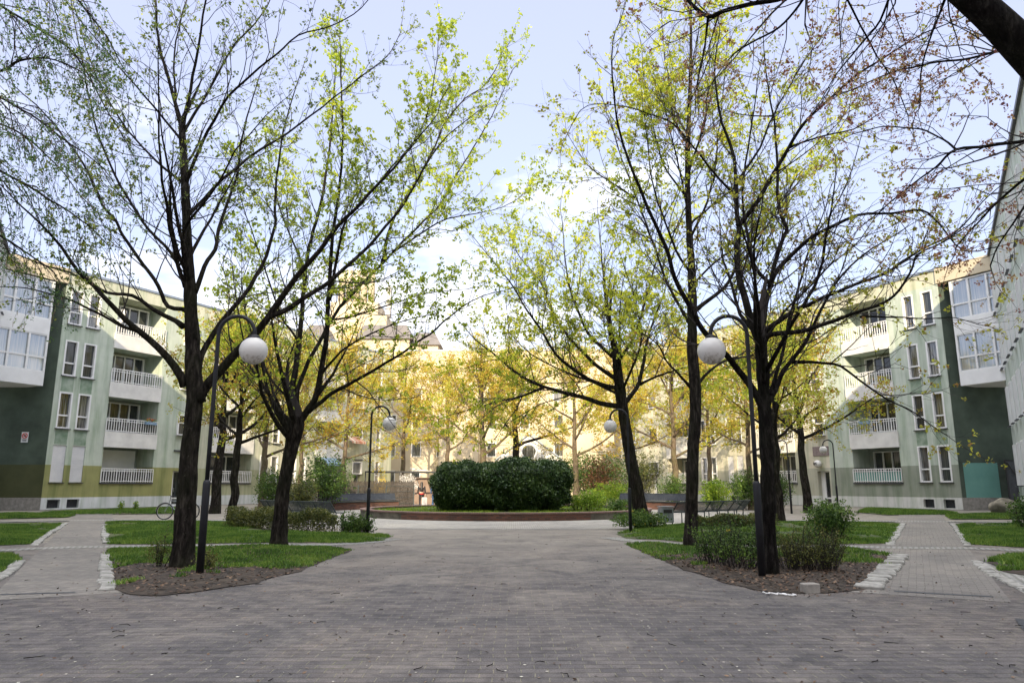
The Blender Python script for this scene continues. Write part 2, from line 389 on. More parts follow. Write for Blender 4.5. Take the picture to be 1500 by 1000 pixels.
M['red'] = mottled('sign_red', (0.55, 0.04, 0.03), (0.62, 0.05, 0.04), 3, 0.6, 0)
M['ink'] = mottled('ink', (0.02, 0.02, 0.03), (0.03, 0.03, 0.04), 3, 0.6, 0)
M['blue_cloth'] = mottled('blue_cloth', (0.08, 0.16, 0.34), (0.12, 0.22, 0.42), 8, 0.9, 0.2)
M['black_cloth'] = mottled('black_cloth', (0.012, 0.010, 0.012), (0.03, 0.026, 0.028), 8, 0.8, 0.2)
M['red_cloth'] = mottled('red_cloth', (0.42, 0.02, 0.02), (0.55, 0.03, 0.03), 8, 0.9, 0.2)
M['pale_cloth'] = mottled('pale_cloth', (0.55, 0.52, 0.48), (0.68, 0.65, 0.60), 8, 0.9, 0.2)
M['skin'] = mottled('skin', (0.45, 0.28, 0.20), (0.55, 0.36, 0.27), 8, 0.6, 0)
M['hair'] = mottled('hair', (0.010, 0.008, 0.008), (0.022, 0.017, 0.015), 20, 0.5, 0.2)
M['awning'] = brickmat('awning', (0.42, 0.16, 0.10), (0.62, 0.56, 0.46), (0.6, 0.55, 0.45), 0.18, 5.0, 0.002, 0.0, kind='UV')
M['awning_blue'] = mottled('awning_blue', (0.12, 0.22, 0.36), (0.30, 0.40, 0.50), 3, 0.8, 0)
M['dish'] = mottled('dish', (0.72, 0.72, 0.71), (0.80, 0.80, 0.79), 3, 0.5, 0)

# opal lamp glass: white, a little translucent, dusty below
def opal():
    m, n, l, b = newmat('opal_glass')
    co = objco(n, l)
    sp = n.new('ShaderNodeSeparateXYZ'); l.new(co, sp.inputs[0])
    t = noise(n, l, 14, 6, 0.75, co)
    d = mathn(n, l, 'ADD', t.outputs['Fac'], mathn(n, l, 'MULTIPLY', sp.outputs['Z'], -1.1))
    r = ramp(n, [(0.64, (0.80, 0.79, 0.77)), (0.80, (0.40, 0.36, 0.31))])
    l.new(d, r.inputs[0]); l.new(r.outputs[0], b.inputs['Base Color'])
    inp(b, 'Roughness', 0.25)
    tr = n.new('ShaderNodeBsdfTranslucent'); l.new(r.outputs[0], tr.inputs['Color'])
    ms = n.new('ShaderNodeMixShader'); ms.inputs[0].default_value = 0.25
    l.new(b.outputs[0], ms.inputs[1]); l.new(tr.outputs[0], ms.inputs[2])
    l.new(ms.outputs[0], n['Material Output'].inputs['Surface'])
    return m
M['opal'] = opal()

# grass soil sheet: green with worn earth
def lawnmat():
    m, n, l, b = newmat('lawn_ground')
    co = objco(n, l)
    t = noise(n, l, 0.7, 7, 0.65, co, 0.4)
    r = ramp(n, [(0.40, (0.045, 0.075, 0.018)), (0.55, (0.07, 0.085, 0.03)), (0.68, (0.12, 0.095, 0.065))])
    l.new(t.outputs['Fac'], r.inputs[0])
    t2 = noise(n, l, 30, 5, 0.7, co)
    r2 = ramp(n, [(0.3, (0.6, 0.6, 0.6)), (0.7, (1.3, 1.3, 1.3))]); l.new(t2.outputs['Fac'], r2.inputs[0])
    l.new(mixc(n, l, 1.0, r.outputs[0], r2.outputs[0], 'MULTIPLY'), b.inputs['Base Color'])
    inp(b, 'Roughness', 1.0)
    bump(n, l, t2.outputs['Fac'], b, 0.8, 0.03)
    return m
M['lawn'] = lawnmat()

# ------------------------------------------------------------------ object helpers
def tag(o, label=None, cat=None, group=None, kind=None):
    if label: o['label'] = label
    if cat: o['category'] = cat
    if group: o['group'] = group
    if kind: o['kind'] = kind
    return o
def thing(name, label, cat, loc=(0, 0, 0), rz=0.0, group=None):
    o = bpy.data.objects.new(name, None); COL.objects.link(o)
    o.location = loc; o.rotation_euler = (0, 0, rz); o.empty_display_size = 0.3
    return tag(o, label, cat, group)
def copy_tree(o, parent=None):
    c = o.copy(); COL.objects.link(c)
    if parent is not None: c.parent = parent
    for ch in list(o.children): copy_tree(ch, c)
    return c

class MB:
    def __init__(s): s.v = []; s.f = []; s.uv = {}; s.mi = []; s.cur = 0
    def quad(s, a, b, c, d, uv=None):
        i = len(s.v); s.v += [tuple(a), tuple(b), tuple(c), tuple(d)]; s.f.append((i, i+1, i+2, i+3)); s.mi.append(s.cur)
        if uv: s.uv[len(s.f) - 1] = uv
    def face(s, pts):
        i = len(s.v); s.v += [tuple(p) for p in pts]; s.f.append(tuple(range(i, i + len(pts)))); s.mi.append(s.cur)
    def box(s, x0, x1, y0, y1, z0, z1):
        if x0 > x1: x0, x1 = x1, x0
        if y0 > y1: y0, y1 = y1, y0
        i = len(s.v)
        s.v += [(x0,y0,z0),(x1,y0,z0),(x1,y1,z0),(x0,y1,z0),(x0,y0,z1),(x1,y0,z1),(x1,y1,z1),(x0,y1,z1)]
        for q in ((3,2,1,0),(4,5,6,7),(0,1,5,4),(1,2,6,5),(2,3,7,6),(3,0,4,7)):
            s.f.append(tuple(i + k for k in q)); s.mi.append(s.cur)
    def tube(s, pts, rad, n=8, cap=True):
        pts = [Vector(p) for p in pts]
        if not hasattr(rad, '__len__'): rad = [rad] * len(pts)
        up = None; rings = []
        for k, p in enumerate(pts):
            a = pts[max(0, k-1)]; b = pts[min(len(pts)-1, k+1)]
            d = (b - a)
            d = d.normalized() if d.length > 1e-9 else Vector((0, 0, 1))
            if up is None:
                up = Vector((0, 1, 0)) if abs(d.y) < 0.9 else Vector((1, 0, 0))
            u = (up - d * up.dot(d))
            u = u.normalized() if u.length > 1e-6 else d.orthogonal().normalized()
            up = u; w = d.cross(u)
            i = len(s.v); rings.append(i)
            for j in range(n):
                t = 2 * math.pi * j / n
                q = p + (u * math.cos(t) + w * math.sin(t)) * rad[k]
                s.v.append((q.x, q.y, q.z))
        for k in range(len(rings) - 1):
            a, b = rings[k], rings[k+1]
            for j in range(n):
                s.f.append((a + j, a + (j+1) % n, b + (j+1) % n, b + j)); s.mi.append(s.cur)
        if cap:
            s.f.append(tuple(rings[0] + j for j in reversed(range(n)))); s.mi.append(s.cur)
            s.f.append(tuple(rings[-1] + j for j in range(n))); s.mi.append(s.cur)
    def lathe(s, prof, n=24, c=(0, 0, 0)):
        rings = []
        for r, z in prof:
            i = len(s.v); rings.append(i)
            for j in range(n):
                t = 2 * math.pi * j / n
                s.v.append((c[0] + r * math.cos(t), c[1] + r * math.sin(t), c[2] + z))
        for k in range(len(rings) - 1):
            a, b = rings[k], rings[k+1]
            for j in range(n):
                s.f.append((a + j, a + (j+1) % n, b + (j+1) % n, b + j)); s.mi.append(s.cur)
    def build(s, name, mats, parent=None, smooth=False, loc=None):
        me = bpy.data.meshes.new(name)
        me.from_pydata(s.v, [], s.f)
        if not isinstance(mats, (list, tuple)): mats = [mats]
        for m in mats: me.materials.append(m)
        if s.cur: me.polygons.foreach_set('material_index', s.mi)
        if s.uv:
            ul = me.uv_layers.new(name='uv')
            for fi, uv in s.uv.items():
                ls = me.polygons[fi].loop_start
                for k, q in enumerate(uv): ul.data[ls + k].uv = q
        if smooth: me.polygons.foreach_set('use_smooth', [True] * len(me.polygons))
        me.update()
        o = bpy.data.objects.new(name, me); COL.objects.link(o)
        if parent is not None: o.parent = parent
        if loc: o.location = loc
        return o

def quads_obj(name, verts, mat, parent=None, k=4):
    """verts: (N*k,3) numpy"""
    nf = len(verts) // k
    me = bpy.data.meshes.new(name)
    me.vertices.add(nf * k); me.loops.add(nf * k); me.polygons.add(nf)
    me.vertices.foreach_set('co', np.asarray(verts, dtype=np.float32).ravel())
    me.loops.foreach_set('vertex_index', np.arange(nf * k, dtype=np.int32))
    me.polygons.foreach_set('loop_start', np.arange(0, nf * k, k, dtype=np.int32))
    me.update(calc_edges=True)
    me.materials.append(mat)
    o = bpy.data.objects.new(name, me); COL.objects.link(o)
    if parent is not None: o.parent = parent
    return o

def leaf_quads(cent, size, rng, aspect=0.62, flat=0.0, norm=None):
    """diamond-shaped leaf faces at cent (N,3) random orientation"""
    n = len(cent)
    if n == 0: return np.zeros((0, 3))
    a = rng.normal(size=(n, 3))
    if norm is not None: a = np.cross(norm, a)
    a /= np.linalg.norm(a, axis=1, keepdims=True) + 1e-9
    h = rng.normal(size=(n, 3)); h[:, 2] += flat
    b = np.cross(a, h); b /= np.linalg.norm(b, axis=1, keepdims=True) + 1e-9
    s = (size * rng.uniform(0.6, 1.3, (n, 1)))
    out = np.empty((n, 4, 3))
    out[:, 0] = cent - a * s * 0.5
    out[:, 1] = cent + b * s * aspect * 0.5 + a * s * 0.06
    out[:, 2] = cent + a * s * 0.5
    out[:, 3] = cent - b * s * aspect * 0.5 + a * s * 0.06
    return out.reshape(-1, 3)

def cluster_leaves(cent, rng, k=8, rad=0.08, size=0.06):
    cent = np.asarray(cent)
    if len(cent) == 0: return np.zeros((0, 3))
    c = np.repeat(cent, k, axis=0)
    d = rng.normal(size=c.shape); d[:, 2] = d[:, 2] * 0.8 + 0.15
    d /= np.linalg.norm(d, axis=1, keepdims=True)
    sc = np.repeat(rng.uniform(0.55, 1.35, (len(cent), 1)), k, axis=0)
    c = c + d * rad * sc * rng.uniform(0.35, 1.0, (len(c), 1))
    return leaf_quads(c, size * sc, rng, 0.7)

# ------------------------------------------------------------------ trees
def smooth_poly(pts, n=4):
    """Catmull-Rom through rows of numbers"""
    pts = [np.array(p, float) for p in pts]
    if len(pts) < 3: return pts
    out = []
    for i in range(len(pts) - 1):
        p0 = pts[max(0, i-1)]; p1 = pts[i]; p2 = pts[i+1]; p3 = pts[min(len(pts)-1, i+2)]
        for k in range(n):
            t = k / n
            out.append(0.5 * ((2*p1) + (-p0+p2)*t + (2*p0-5*p1+4*p2-p3)*t*t + (-p0+3*p1-3*p2+p3)*t**3))
    out.append(pts[-1])
    return out

def grow_branch(p, d, length, rnd, wig=0.16, trop=0.10, nseg=5, droop=0.0):
    pts = [Vector(p)]; d = Vector(d).normalized(); st = length / nseg
    for i in range(nseg):
        d = (d + Vector((rnd.gauss(0, wig), rnd.gauss(0, wig), rnd.gauss(0, wig) + trop - droop * (i + 1) / nseg))).normalized()
        pts.append(pts[-1] + d * st)
    return pts

def side_dir(par, rnd, ang):
    o = par.orthogonal().normalized(); w = par.cross(o)
    t = rnd.uniform(0, 2 * math.pi)
    s = o * math.cos(t) + w * math.sin(t)
    return (par * math.cos(ang) + s * math.sin(ang)).normalized()

def twig_out(limb, radii, rnd, tw, cl, dens=1.0, l2=1.6, l3=0.6, start=0.22, leafy=1.0, trop=0.10, droop=0.0, fine=True, wig=0.15):
    """secondaries and tertiaries from one limb: limb = list of Vector"""
    L = sum((limb[i+1] - limb[i]).length for i in range(len(limb) - 1))
    n = max(2, int(L * 2.3 * dens))
    seg = len(limb) - 1
    for k in range(n):
        s = start + (1 - start) * (k + rnd.random()) / n
        i = min(seg - 1, int(s * seg)); f = s * seg - i
        p = limb[i].lerp(limb[i+1], f)
        r = radii[i] * (1 - f) + radii[i+1] * f
        d = (limb[i+1] - limb[i]).normalized()
        ln = l2 * (1.15 - 0.75 * s) * rnd.uniform(0.5, 1.3)
        r2 = min(r * 0.55, 0.004 + 0.006 * ln)
        b = grow_branch(p, side_dir(d, rnd, rnd.uniform(0.45, 0.95)), ln, rnd, wig, trop, 5, droop)
        rr = [r2 * (1 - 0.75 * q / 5) for q in range(6)]
        tw.tube(b, rr, 4, False)
        m = max(2, int(ln * 4.2))
        for q in range(m):
            u = 0.25 + 0.75 * (q + rnd.random()) / m
            j = min(4, int(u * 5)); g = u * 5 - j
            pp = b[j].lerp(b[j+1], g); dd = (b[j+1] - b[j]).normalized()
            l_ = l3 * rnd.uniform(0.4, 1.2)
            if fine:
                c = grow_branch(pp, side_dir(dd, rnd, rnd.uniform(0.5, 1.0)), l_, rnd, wig * 1.2, trop, 3, droop)
                tw.tube(c, [r2 * 0.5, r2 * 0.4, r2 * 0.33, r2 * 0.25], 3, False)
                if rnd.random() < leafy: cl.append(c[3])
                if rnd.random() < leafy * 0.75: cl.append(c[2])
                if rnd.random() < leafy * 0.4: cl.append(c[1])
            else:
                if rnd.random() < leafy:
                    cl.append(pp + side_dir(dd, rnd, 1.0) * l_ * 0.7)
                if rnd.random() < leafy: cl.append(pp + side_dir(dd, rnd, 1.2) * l_ * 0.35)
        cl.append(b[5])
    # tip continuation
    d = (limb[-1] - limb[-2]).normalized()
    b = grow_branch(limb[-1], d, l2 * 0.7, rnd, wig, trop, 5, droop)
    tw.tube(b, [radii[-1] * (1 - 0.16 * q) for q in range(6)], 4, False)
    for q in b[1:]: cl.append(q)

def traced_tree(label, Y0, trunk, limbs, leaf, bark='bark', seed=1, base=None, dens=1.0, l2=1.6, l3=0.55, leafy=1.0, k=8, crad=0.085, csize=0.07, extra=6, group='maples in fresh leaf round the plaza', name='maple_tree', flare=1.12, trop=0.1, thin=None):
    rnd = random.Random(seed); rng = np.random.default_rng(seed)
    b0 = P(trunk[0][0], trunk[0][1], Y0)
    root = thing(name, label, 'tree', (b0.x, b0.y, 0), 0, group)
    off = Vector((b0.x, b0.y, 0))
    def W(px, y, Yv): return P(px, y, Yv) - off
    tk = MB(); lb = MB(); tw = MB(); cl = []
    t = smooth_poly([(x, y, Y0, w) for x, y, w in trunk], 4)
    pts = [W(a[0], a[1], a[2]) for a in t]
    rad = [a[3] * a[2] / FPX / 2 for a in t]
    pts.insert(0, pts[0] + Vector((0, 0, -0.25))); rad.insert(0, rad[0] * 1.1)
    rad = [r * (1 + (flare - 1) * math.exp(-max(0, p.z) / 0.22)) for p, r in zip(pts, rad)]
    tk.tube(pts, rad, 16)
    # knobbly bark relief
    vv = tk.v
    for i, v in enumerate(vv):
        q = Vector(v); nn = mnoise.noise(q * 3.1 + Vector((seed, 0, 0))) * 0.028 + mnoise.noise(q * 9 + Vector((0, seed, 0))) * 0.008
        jx = pts[min(len(pts)-1, i // 16)]
        dd = (q - jx); dd.z = 0
        if dd.length > 1e-5: q += dd.normalized() * nn * min(1, dd.length / 0.12)
        vv[i] = (q.x, q.y, q.z)
    tk.build('trunk', M[bark], root, True)
    known = [(a[0], a[1], a[2]) for a in t]
    allb = [(pts[len(pts)//2:], rad[len(pts)//2:])]
    for lm in limbs:
        dyf, w0, w1, lp = lm
        x0, y0 = lp[0]
        Yr = min(known, key=lambda q: (q[0]-x0)**2 + (q[1]-y0)**2)[2]
        L2 = sum(math.hypot(lp[i+1][0]-lp[i][0], lp[i+1][1]-lp[i][1]) for i in range(len(lp)-1)) * Yr / FPX
        acc = 0; rows = []
        tot = sum(math.hypot(lp[i+1][0]-lp[i][0], lp[i+1][1]-lp[i][1]) for i in range(len(lp)-1))
        for i, (x, y) in enumerate(lp):
            if i: acc += math.hypot(x-lp[i-1][0], y-lp[i-1][1])
            s = acc / tot
            rows.append((x, y, Yr + dyf * L2 * (s ** 1.1), w0 + (w1 * 0.6 - w0) * s ** 0.7))
        rows = smooth_poly(rows, 3)
        bp = [W(a[0], a[1], a[2]) for a in rows]
        br = [max(0.007, 0.9 * a[3] * a[2] / FPX / 2) for a in rows]
        for i in range(1, len(bp)):
            q = mnoise.noise_vector(bp[i] * 1.9 + Vector((seed * 3, 0, 0)))
            bp[i] += q * 0.035
        br[0] *= 1.25
        lb.tube(bp, br, 9)
        known += [(a[0], a[1], a[2]) for a in rows]
        allb.append((bp, br))
    top = pts[-1]
    for e in range(extra):        # limbs that run towards and away from the viewer
        i = int(len(pts) * rnd.uniform(0.55, 0.95)); p = pts[i]
        sgn = 1 if e % 2 else -1
        d = Vector((rnd.uniform(-0.5, 0.5), sgn * rnd.uniform(0.6, 1.0), rnd.uniform(0.5, 1.2)))
        ln = rnd.uniform(2.2, 3.8)
        b = grow_branch(p, d, ln, rnd, 0.08, 0.06, 9)
        r0 = rad[i] * 0.4
        br = [r0 * (1 - 0.085 * q) for q in range(10)]
        lb.tube(b, br, 7); allb.append((b, br))
    for bp, br in allb:
        twig_out(bp, br, rnd, tw, cl, dens, l2, l3, leafy=leafy, trop=trop)
    lb.build('limbs', M[bark], root, True)
    tw.build('twigs', M['twig'], root)
    arr = np.array([(c.x, c.y, c.z) for c in cl])
    rr_ = np.hypot(arr[:, 0] - np.interp(arr[:, 2], [p.z for p in pts], [p.x for p in pts]), arr[:, 1])
    arr = arr[(rr_ > 1.3) | (rng.random(len(arr)) < 0.22)]
    if thin: arr = arr[(arr[:, 2] > thin[0]) | (rng.random(len(arr)) < thin[1])]
    quads_obj('crown', cluster_leaves(arr, rng, k, crad, csize), M[leaf], root)
    return root

# ---- ground -------------------------------------------------------
def poly_sheet(name, pts, z, mat, sub=0.0, amp=0.0, kind='structure', inset=None, seed=0):
    """polygon (x,y) triangulated on a grid so that it can roll gently"""
    if sub:
        q = []
        for i in range(len(pts)):
            a, b = pts[i], pts[(i+1) % len(pts)]; L = math.hypot(b[0]-a[0], b[1]-a[1]); k = max(1, int(L/0.22))
            for j in range(k):
                x, y = a[0]+(b[0]-a[0])*j/k, a[1]+(b[1]-a[1])*j/k
                q.append((x + 0.10*mnoise.noise(Vector((x*1.7, y*1.7, 1))) + 0.07*mnoise.noise(Vector((x*6, y*6, 2))), y + 0.12*mnoise.noise(Vector((x*1.7, y*1.7, 5))) + 0.07*mnoise.noise(Vector((x*6, y*6, 9)))))
        pts = q
    if not sub:
        mb = MB(); mb.face([(x, y, z) for x, y in pts]); o = mb.build(name, mat)
    else:
        import bmesh
        bm = bmesh.new()
        f = bm.faces.new([bm.verts.new((x, y, z)) for x, y in pts])
        xs = [p[0] for p in pts]; ys = [p[1] for p in pts]
        def cuts(a, b, ax):
            c = a + sub
            while c < b:
                co = (c, 0, 0) if ax == 0 else (0, c, 0); no = (1, 0, 0) if ax == 0 else (0, 1, 0)
                bmesh.ops.bisect_plane(bm, geom=bm.verts[:] + bm.edges[:] + bm.faces[:], plane_co=co, plane_no=no)
                c += sub
        cuts(min(xs), max(xs), 0); cuts(min(ys), max(ys), 1)
        for v in bm.verts:
            e = min(seg_dist(v.co.x, v.co.y, pts[i], pts[(i+1) % len(pts)]) for i in range(len(pts)))
            k = min(1, e / 0.5)
            v.co.z = z + amp * k * (0.6 + mnoise.noise(Vector((v.co.x * 0.9, v.co.y * 0.9, seed))) * 0.8)
        me = bpy.data.meshes.new(name); bm.to_mesh(me); bm.free(); me.materials.append(mat)
        o = bpy.data.objects.new(name, me); COL.objects.link(o)
        if abs(sum(p.normal.z for p in me.polygons)) and sum(p.normal.z for p in me.polygons) < 0: me.flip_normals()
    return tag(o, kind=kind)
def seg_dist(x, y, a, b):
    dx, dy = b[0]-a[0], b[1]-a[1]; L = dx*dx + dy*dy
    t = 0 if L == 0 else max(0, min(1, ((x-a[0])*dx + (y-a[1])*dy) / L))
    return math.hypot(x - a[0] - t*dx, y - a[1] - t*dy)
def bedz(x, y, pts, seed):
    e = min(seg_dist(x, y, pts[i], pts[(i+1) % len(pts)]) for i in range(len(pts)))
    return 0.012 + 0.06 * min(1, e / 0.5) * (0.6 + mnoise.noise(Vector((x * 0.9, y * 0.9, seed))) * 0.8)
def inside(x, y, pts):
    c = False; j = len(pts) - 1
    for i in range(len(pts)):
        if (pts[i][1] > y) != (pts[j][1] > y) and x < (pts[j][0]-pts[i][0]) * (y-pts[i][1]) / (pts[j][1]-pts[i][1]) + pts[i][0]: c = not c
        j = i
    return c
def GP(lst): return [G(*q) for q in lst]
def smoothpts(lst, n=3): return [tuple(p) for p in smooth_poly(lst, n)]

poly_sheet('ground', [(-900, -300), (900, -300), (900, 1500), (-900, 1500)], -0.02, M['gravel'])
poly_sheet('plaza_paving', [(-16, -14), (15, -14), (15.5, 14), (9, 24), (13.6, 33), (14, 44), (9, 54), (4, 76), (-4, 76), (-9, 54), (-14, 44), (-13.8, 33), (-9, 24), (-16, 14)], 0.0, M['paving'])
CX, CY = -0.3, 38.5
mb_ = [(CX + 13.4*math.cos(2*math.pi*i/64), CY + 13.4*math.sin(2*math.pi*i/64)) for i in range(64)]
poly_sheet('ring_paving', mb_, 0.004, M['ring_paving'])

LS = 28.6
def pathpts(sgn, x0):      # walk from the plaza to the houses, runs 28.6 degrees off axis
    d = (sgn * math.sin(R(LS)), math.cos(R(LS)))
    nrm = (sgn * math.cos(R(LS)), -math.sin(R(LS)))
    return d, nrm
PATHS = []
for sgn, ax, w in ((-1, -5.6, 1.62), (1, 5.0, 1.85)):
    d, nrm = pathpts(sgn, ax)
    a = (ax - sgn * 0.3, 10.6)
    inner = [(a[0] + d[0]*t, a[1] + d[1]*t) for t in (0, 38)]
    outer = [(p[0] + nrm[0]*w, p[1] + nrm[1]*w) for p in inner]
    PATHS.append((inner, outer, d, nrm, sgn, w))
    poly_sheet('path', [inner[0], inner[1], outer[1], outer[0]], 0.004, M['path_paving'])

BEDS = {
 'bed_left': GP([(158,804),(160,862),(196,870),(235,873),(300,866),(370,854),(430,839),(480,819),(515,806),(480,802),(400,800),(260,803)]),
 'lawn_left': GP([(157,797),(155.5,772),(156,765),(250,764.5),(345,765),(400,778),(500,782),(560,783),(572,786),(560,792),(520,795),(470,795),(400,794.5),(250,797)]),
 'lawn_far_left': GP([(-160,805),(-60,801),(44,797),(70,780),(92,767),(0,769),(-100,770)]),
 'bed_near_left': GP([(-120,850),(0,838),(28,820),(16,812),(-60,814),(-140,818)]),
 'verge_left': GP([(-60,761),(96,757.5),(110,755),(60,752.5),(-60,754)]),
 'verge_house_left': GP([(118,753),(260,752),(275,748),(262,743.5),(60,750.5)]),
 'bed_right': GP([(1243,803),(1313,814),(1270,862),(1225,868),(1180,869),(1120,866),(1060,853),(1000,833),(950,812),(915,797),(960,797),(1037,804),(1120,806)]),
 'lawn_right': GP([(903,782),(930,775),(1000,768),(1100,766),(1200,765),(1318,768),(1300,796),(1230,797),(1120,798),(1037,797),(960,790),(915,789)]),
 'lawn_far_right': GP([(1419,797),(1402,769),(1500,769),(1600,771),(1680,790),(1640,808),(1500,802)]),
 'bed_near_right': GP([(1448,822),(1480,814),(1560,815),(1660,822),(1640,850),(1540,850),(1470,838)]),
 'verge_right': GP([(1392,760),(1470,760),(1560,761),(1560,752),(1450,753),(1385,755)]),
 'verge_house_right': GP([(1255,750),(1300,754),(1378,753.5),(1405,751.5),(1390,749.5),(1270,744)]),
}
soil_amount = {'bed_left': 0.5, 'bed_right': 0.85, 'bed_near_left': 0.2, 'bed_near_right': 0.45}
for nm, pts in BEDS.items():
    bare = nm in ('bed_left', 'bed_right', 'bed_near_right')
    poly_sheet('soil_bed' if bare else 'lawn', pts, 0.012, M['soil'] if bare else M['lawn'], 0.6, 0.06, seed=len(nm))

# cobble strips across the side walks, and beside the beds
def strip(name, pts, w, z, mat):
    mb = MB(); L = []; Rr = []
    for i, p in enumerate(pts):
        a = pts[max(0, i-1)]; b = pts[min(len(pts)-1, i+1)]
        dx, dy = b[0]-a[0], b[1]-a[1]; q = math.hypot(dx, dy)
        n = (-dy/q*w/2, dx/q*w/2)
        L.append((p[0]+n[0], p[1]+n[1], z)); Rr.append((p[0]-n[0], p[1]-n[1], z))
    for i in range(len(pts)-1): mb.quad(Rr[i], Rr[i+1], L[i+1], L[i])
    return tag(mb.build(name, mat), kind='structure')
strip('cobble_strip', smoothpts(GP([(-170,811),(0,806),(60,803),(157,800.5),(250,800),(400,797.5),(480,797.5),(530,795),(575,789)])), 0.62, 0.009, M['cobble'])
strip('cobble_strip', smoothpts(GP([(890,787),(929,792),(985,796),(1037,800),(1120,802),(1240,800.5),(1310,802),(1420,803),(1500,806),(1640,811)])), 0.62, 0.009, M['cobble'])
strip('cobble_strip', smoothpts(GP([(-120,767),(60,763),(157,761.5),(250,761.5),(345,762)])), 0.8, 0.009, M['cobble'])
strip('cobble_strip', smoothpts(GP([(1160,762),(1240,762.5),(1320,763.5),(1400,764),(1520,765)])), 0.8, 0.009, M['cobble'])
# drain channel lines in the plaza
strip('drain_channel', GP([(-60,873),(0,871),(60,869),(110,868)]), 0.10, 0.008, M['grille'])
strip('drain_channel', GP([(1310,866),(1380,870),(1455,874)]), 0.10, 0.008, M['grille'])
strip('drain_channel', smoothpts([(-4.6, 25.9), (-2, 25.6), (0, 25.5), (2, 25.6), (4.4, 25.9)]), 0.09, 0.008, M['grille'])

M['asphalt'] = mottled('asphalt', (0.03, 0.033, 0.038), (0.055, 0.06, 0.066), 6, 0.95, 0.6, 80)
poly_sheet('asphalt_patch', GP([(1486, 906), (1540, 912), (1600, 960), (1520, 950), (1501, 926)]), 0.010, M['asphalt'])
# kerb stones: pale granite blocks laid end to end
def kerb(pts, seed, size=0.42, w=0.15, h=0.035, gap=0.02, skip=0.0):
    rnd = random.Random(seed); mb = MB()
    for i in range(len(pts)-1):
        a, b = Vector((*pts[i], 0)), Vector((*pts[i+1], 0)); L = (b-a).length; d = (b-a)/L; n = Vector((-d.y, d.x, 0)); t = 0
        while t < L - 0.08:
            s = min(size * rnd.uniform(0.6, 1.25), L - t)
            if rnd.random() >= skip:
                c = a + d*t + n * rnd.uniform(-0.025, 0.025); e = a + d*(t+s-gap) + n * rnd.uniform(-0.025, 0.025)
                hh = h + rnd.uniform(-0.012, 0.012); ww = w/2 * rnd.uniform(0.65, 0.95); bv = 0.018
                lo = [c - n*ww, e - n*ww, e + n*ww, c + n*ww]
                hi = [c - n*(ww-bv) + d*bv, e - n*(ww-bv) - d*bv, e + n*(ww-bv) - d*bv, c + n*(ww-bv) + d*bv]
                i0 = len(mb.v)
                for q in lo: mb.v.append((q.x, q.y, -0.05))
                for q in lo: mb.v.append((q.x, q.y, hh - bv))
                for q in hi: mb.v.append((q.x, q.y, hh))
                for s0 in (0, 4):
                    for j in range(4): mb.f.append((i0+s0+j, i0+s0+(j+1)%4, i0+s0+4+(j+1)%4, i0+s0+4+j)); mb.mi.append(0)
                mb.f.append((i0+8, i0+9, i0+10, i0+11)); mb.mi.append(0)
            t += s
    return tag(mb.build('kerb', M['kerb']), kind='structure')
kerb(GP([(157,865),(154,835),(155,812)]), 1, 0.5, 0.26)
kerb(GP([(155.5,796),(154,780),(154,768)]), 2, 0.5, 0.24)
kerb(smoothpts(GP([(-60,868),(0,846),(32,822)])), 3, 0.6, 0.22)
kerb(GP([(49,799),(72,781),(96,767)]), 4, 0.5, 0.22)
kerb(GP([(1274,863),(1303,832),(1318,815)]), 5, 0.30, 0.42, 0.05)
kerb(GP([(1303,798),(1313,782),(1323,767)]), 6, 0.4, 0.26)
kerb(GP([(1417,800),(1407,782),(1395,767)]), 7, 0.5, 0.2)
kerb(smoothpts(GP([(1430,822),(1446,836),(1475,852),(1540,880)])), 8, 0.35, 0.22)
# light slab field right of the right walk
poly_sheet('path', GP([(1428,824),(1446,838),(1475,854),(1560,905),(1640,880),(1540,850),(1470,838),(1448,824)]), 0.006, M['cobble'])

# grass
seed_of = {id(v): len(k) for k, v in BEDS.items()}
def grass_on(specs, seed):
    rng = np.random.default_rng(seed); out = []
    for pts, count, h, thr, bareedge in specs:
        xs = [p[0] for p in pts]; ys = [p[1] for p in pts]
        n = 0; tries = 0; C = []
        while n < count and tries < count * 6:
            tries += 1
            x = rng.uniform(min(xs), max(xs)); y = rng.uniform(min(ys), max(ys))
            if not inside(x, y, pts): continue
            v = mnoise.noise(Vector((x*0.55, y*0.55, 3.0))) + 0.4 * mnoise.noise(Vector((x*2.3, y*2.3, 7)))
            if v + bareedge(x, y) < thr: continue
            C.append((x, y, bedz(x, y, pts, seed_of[id(pts)]) - 0.004)); n += 1
        C = np.array(C); 
        k = 4
        c = np.repeat(C, k, axis=0) + rng.normal(0, 0.035, (len(C)*k, 3)) * [1, 1, 0]
        hh = h * rng.uniform(0.5, 1.4, (len(c), 1)); w = 0.011 + 0.006 * rng.random((len(c), 1))
        a = rng.uniform(0, 2*np.pi, len(c)); side = np.stack([np.cos(a), np.sin(a), 0*a], 1) * w
        tip = c + rng.normal(0, 0.35, (len(c), 3)) * [1, 1, 0] * hh + np.concatenate([0*hh, 0*hh, hh], 1)
        tri = np.stack([c - side, c + side, tip], 1).reshape(-1, 3); out.append(tri)
    return np.concatenate(out)
z0 = lambda x, y: 0.0
fr = lambda x, y: 0.16 * (y - 13.4)
g = grass_on([
    (BEDS['bed_left'], 6500, 0.05, 0.02, fr), (BEDS['lawn_left'], 22000, 0.06, -0.22, z0), (BEDS['lawn_far_left'], 13000, 0.06, -0.2, z0),
    (BEDS['bed_near_left'], 5000, 0.06, -0.3, z0), (BEDS['verge_left'], 4500, 0.09, -0.6, z0), (BEDS['verge_house_left'], 6000, 0.09, -0.4, z0)], 4)
tag(quads_obj('grass', g, M['grass'], k=3), 'short green grass on the beds left of the plaza', 'grass', kind='stuff')
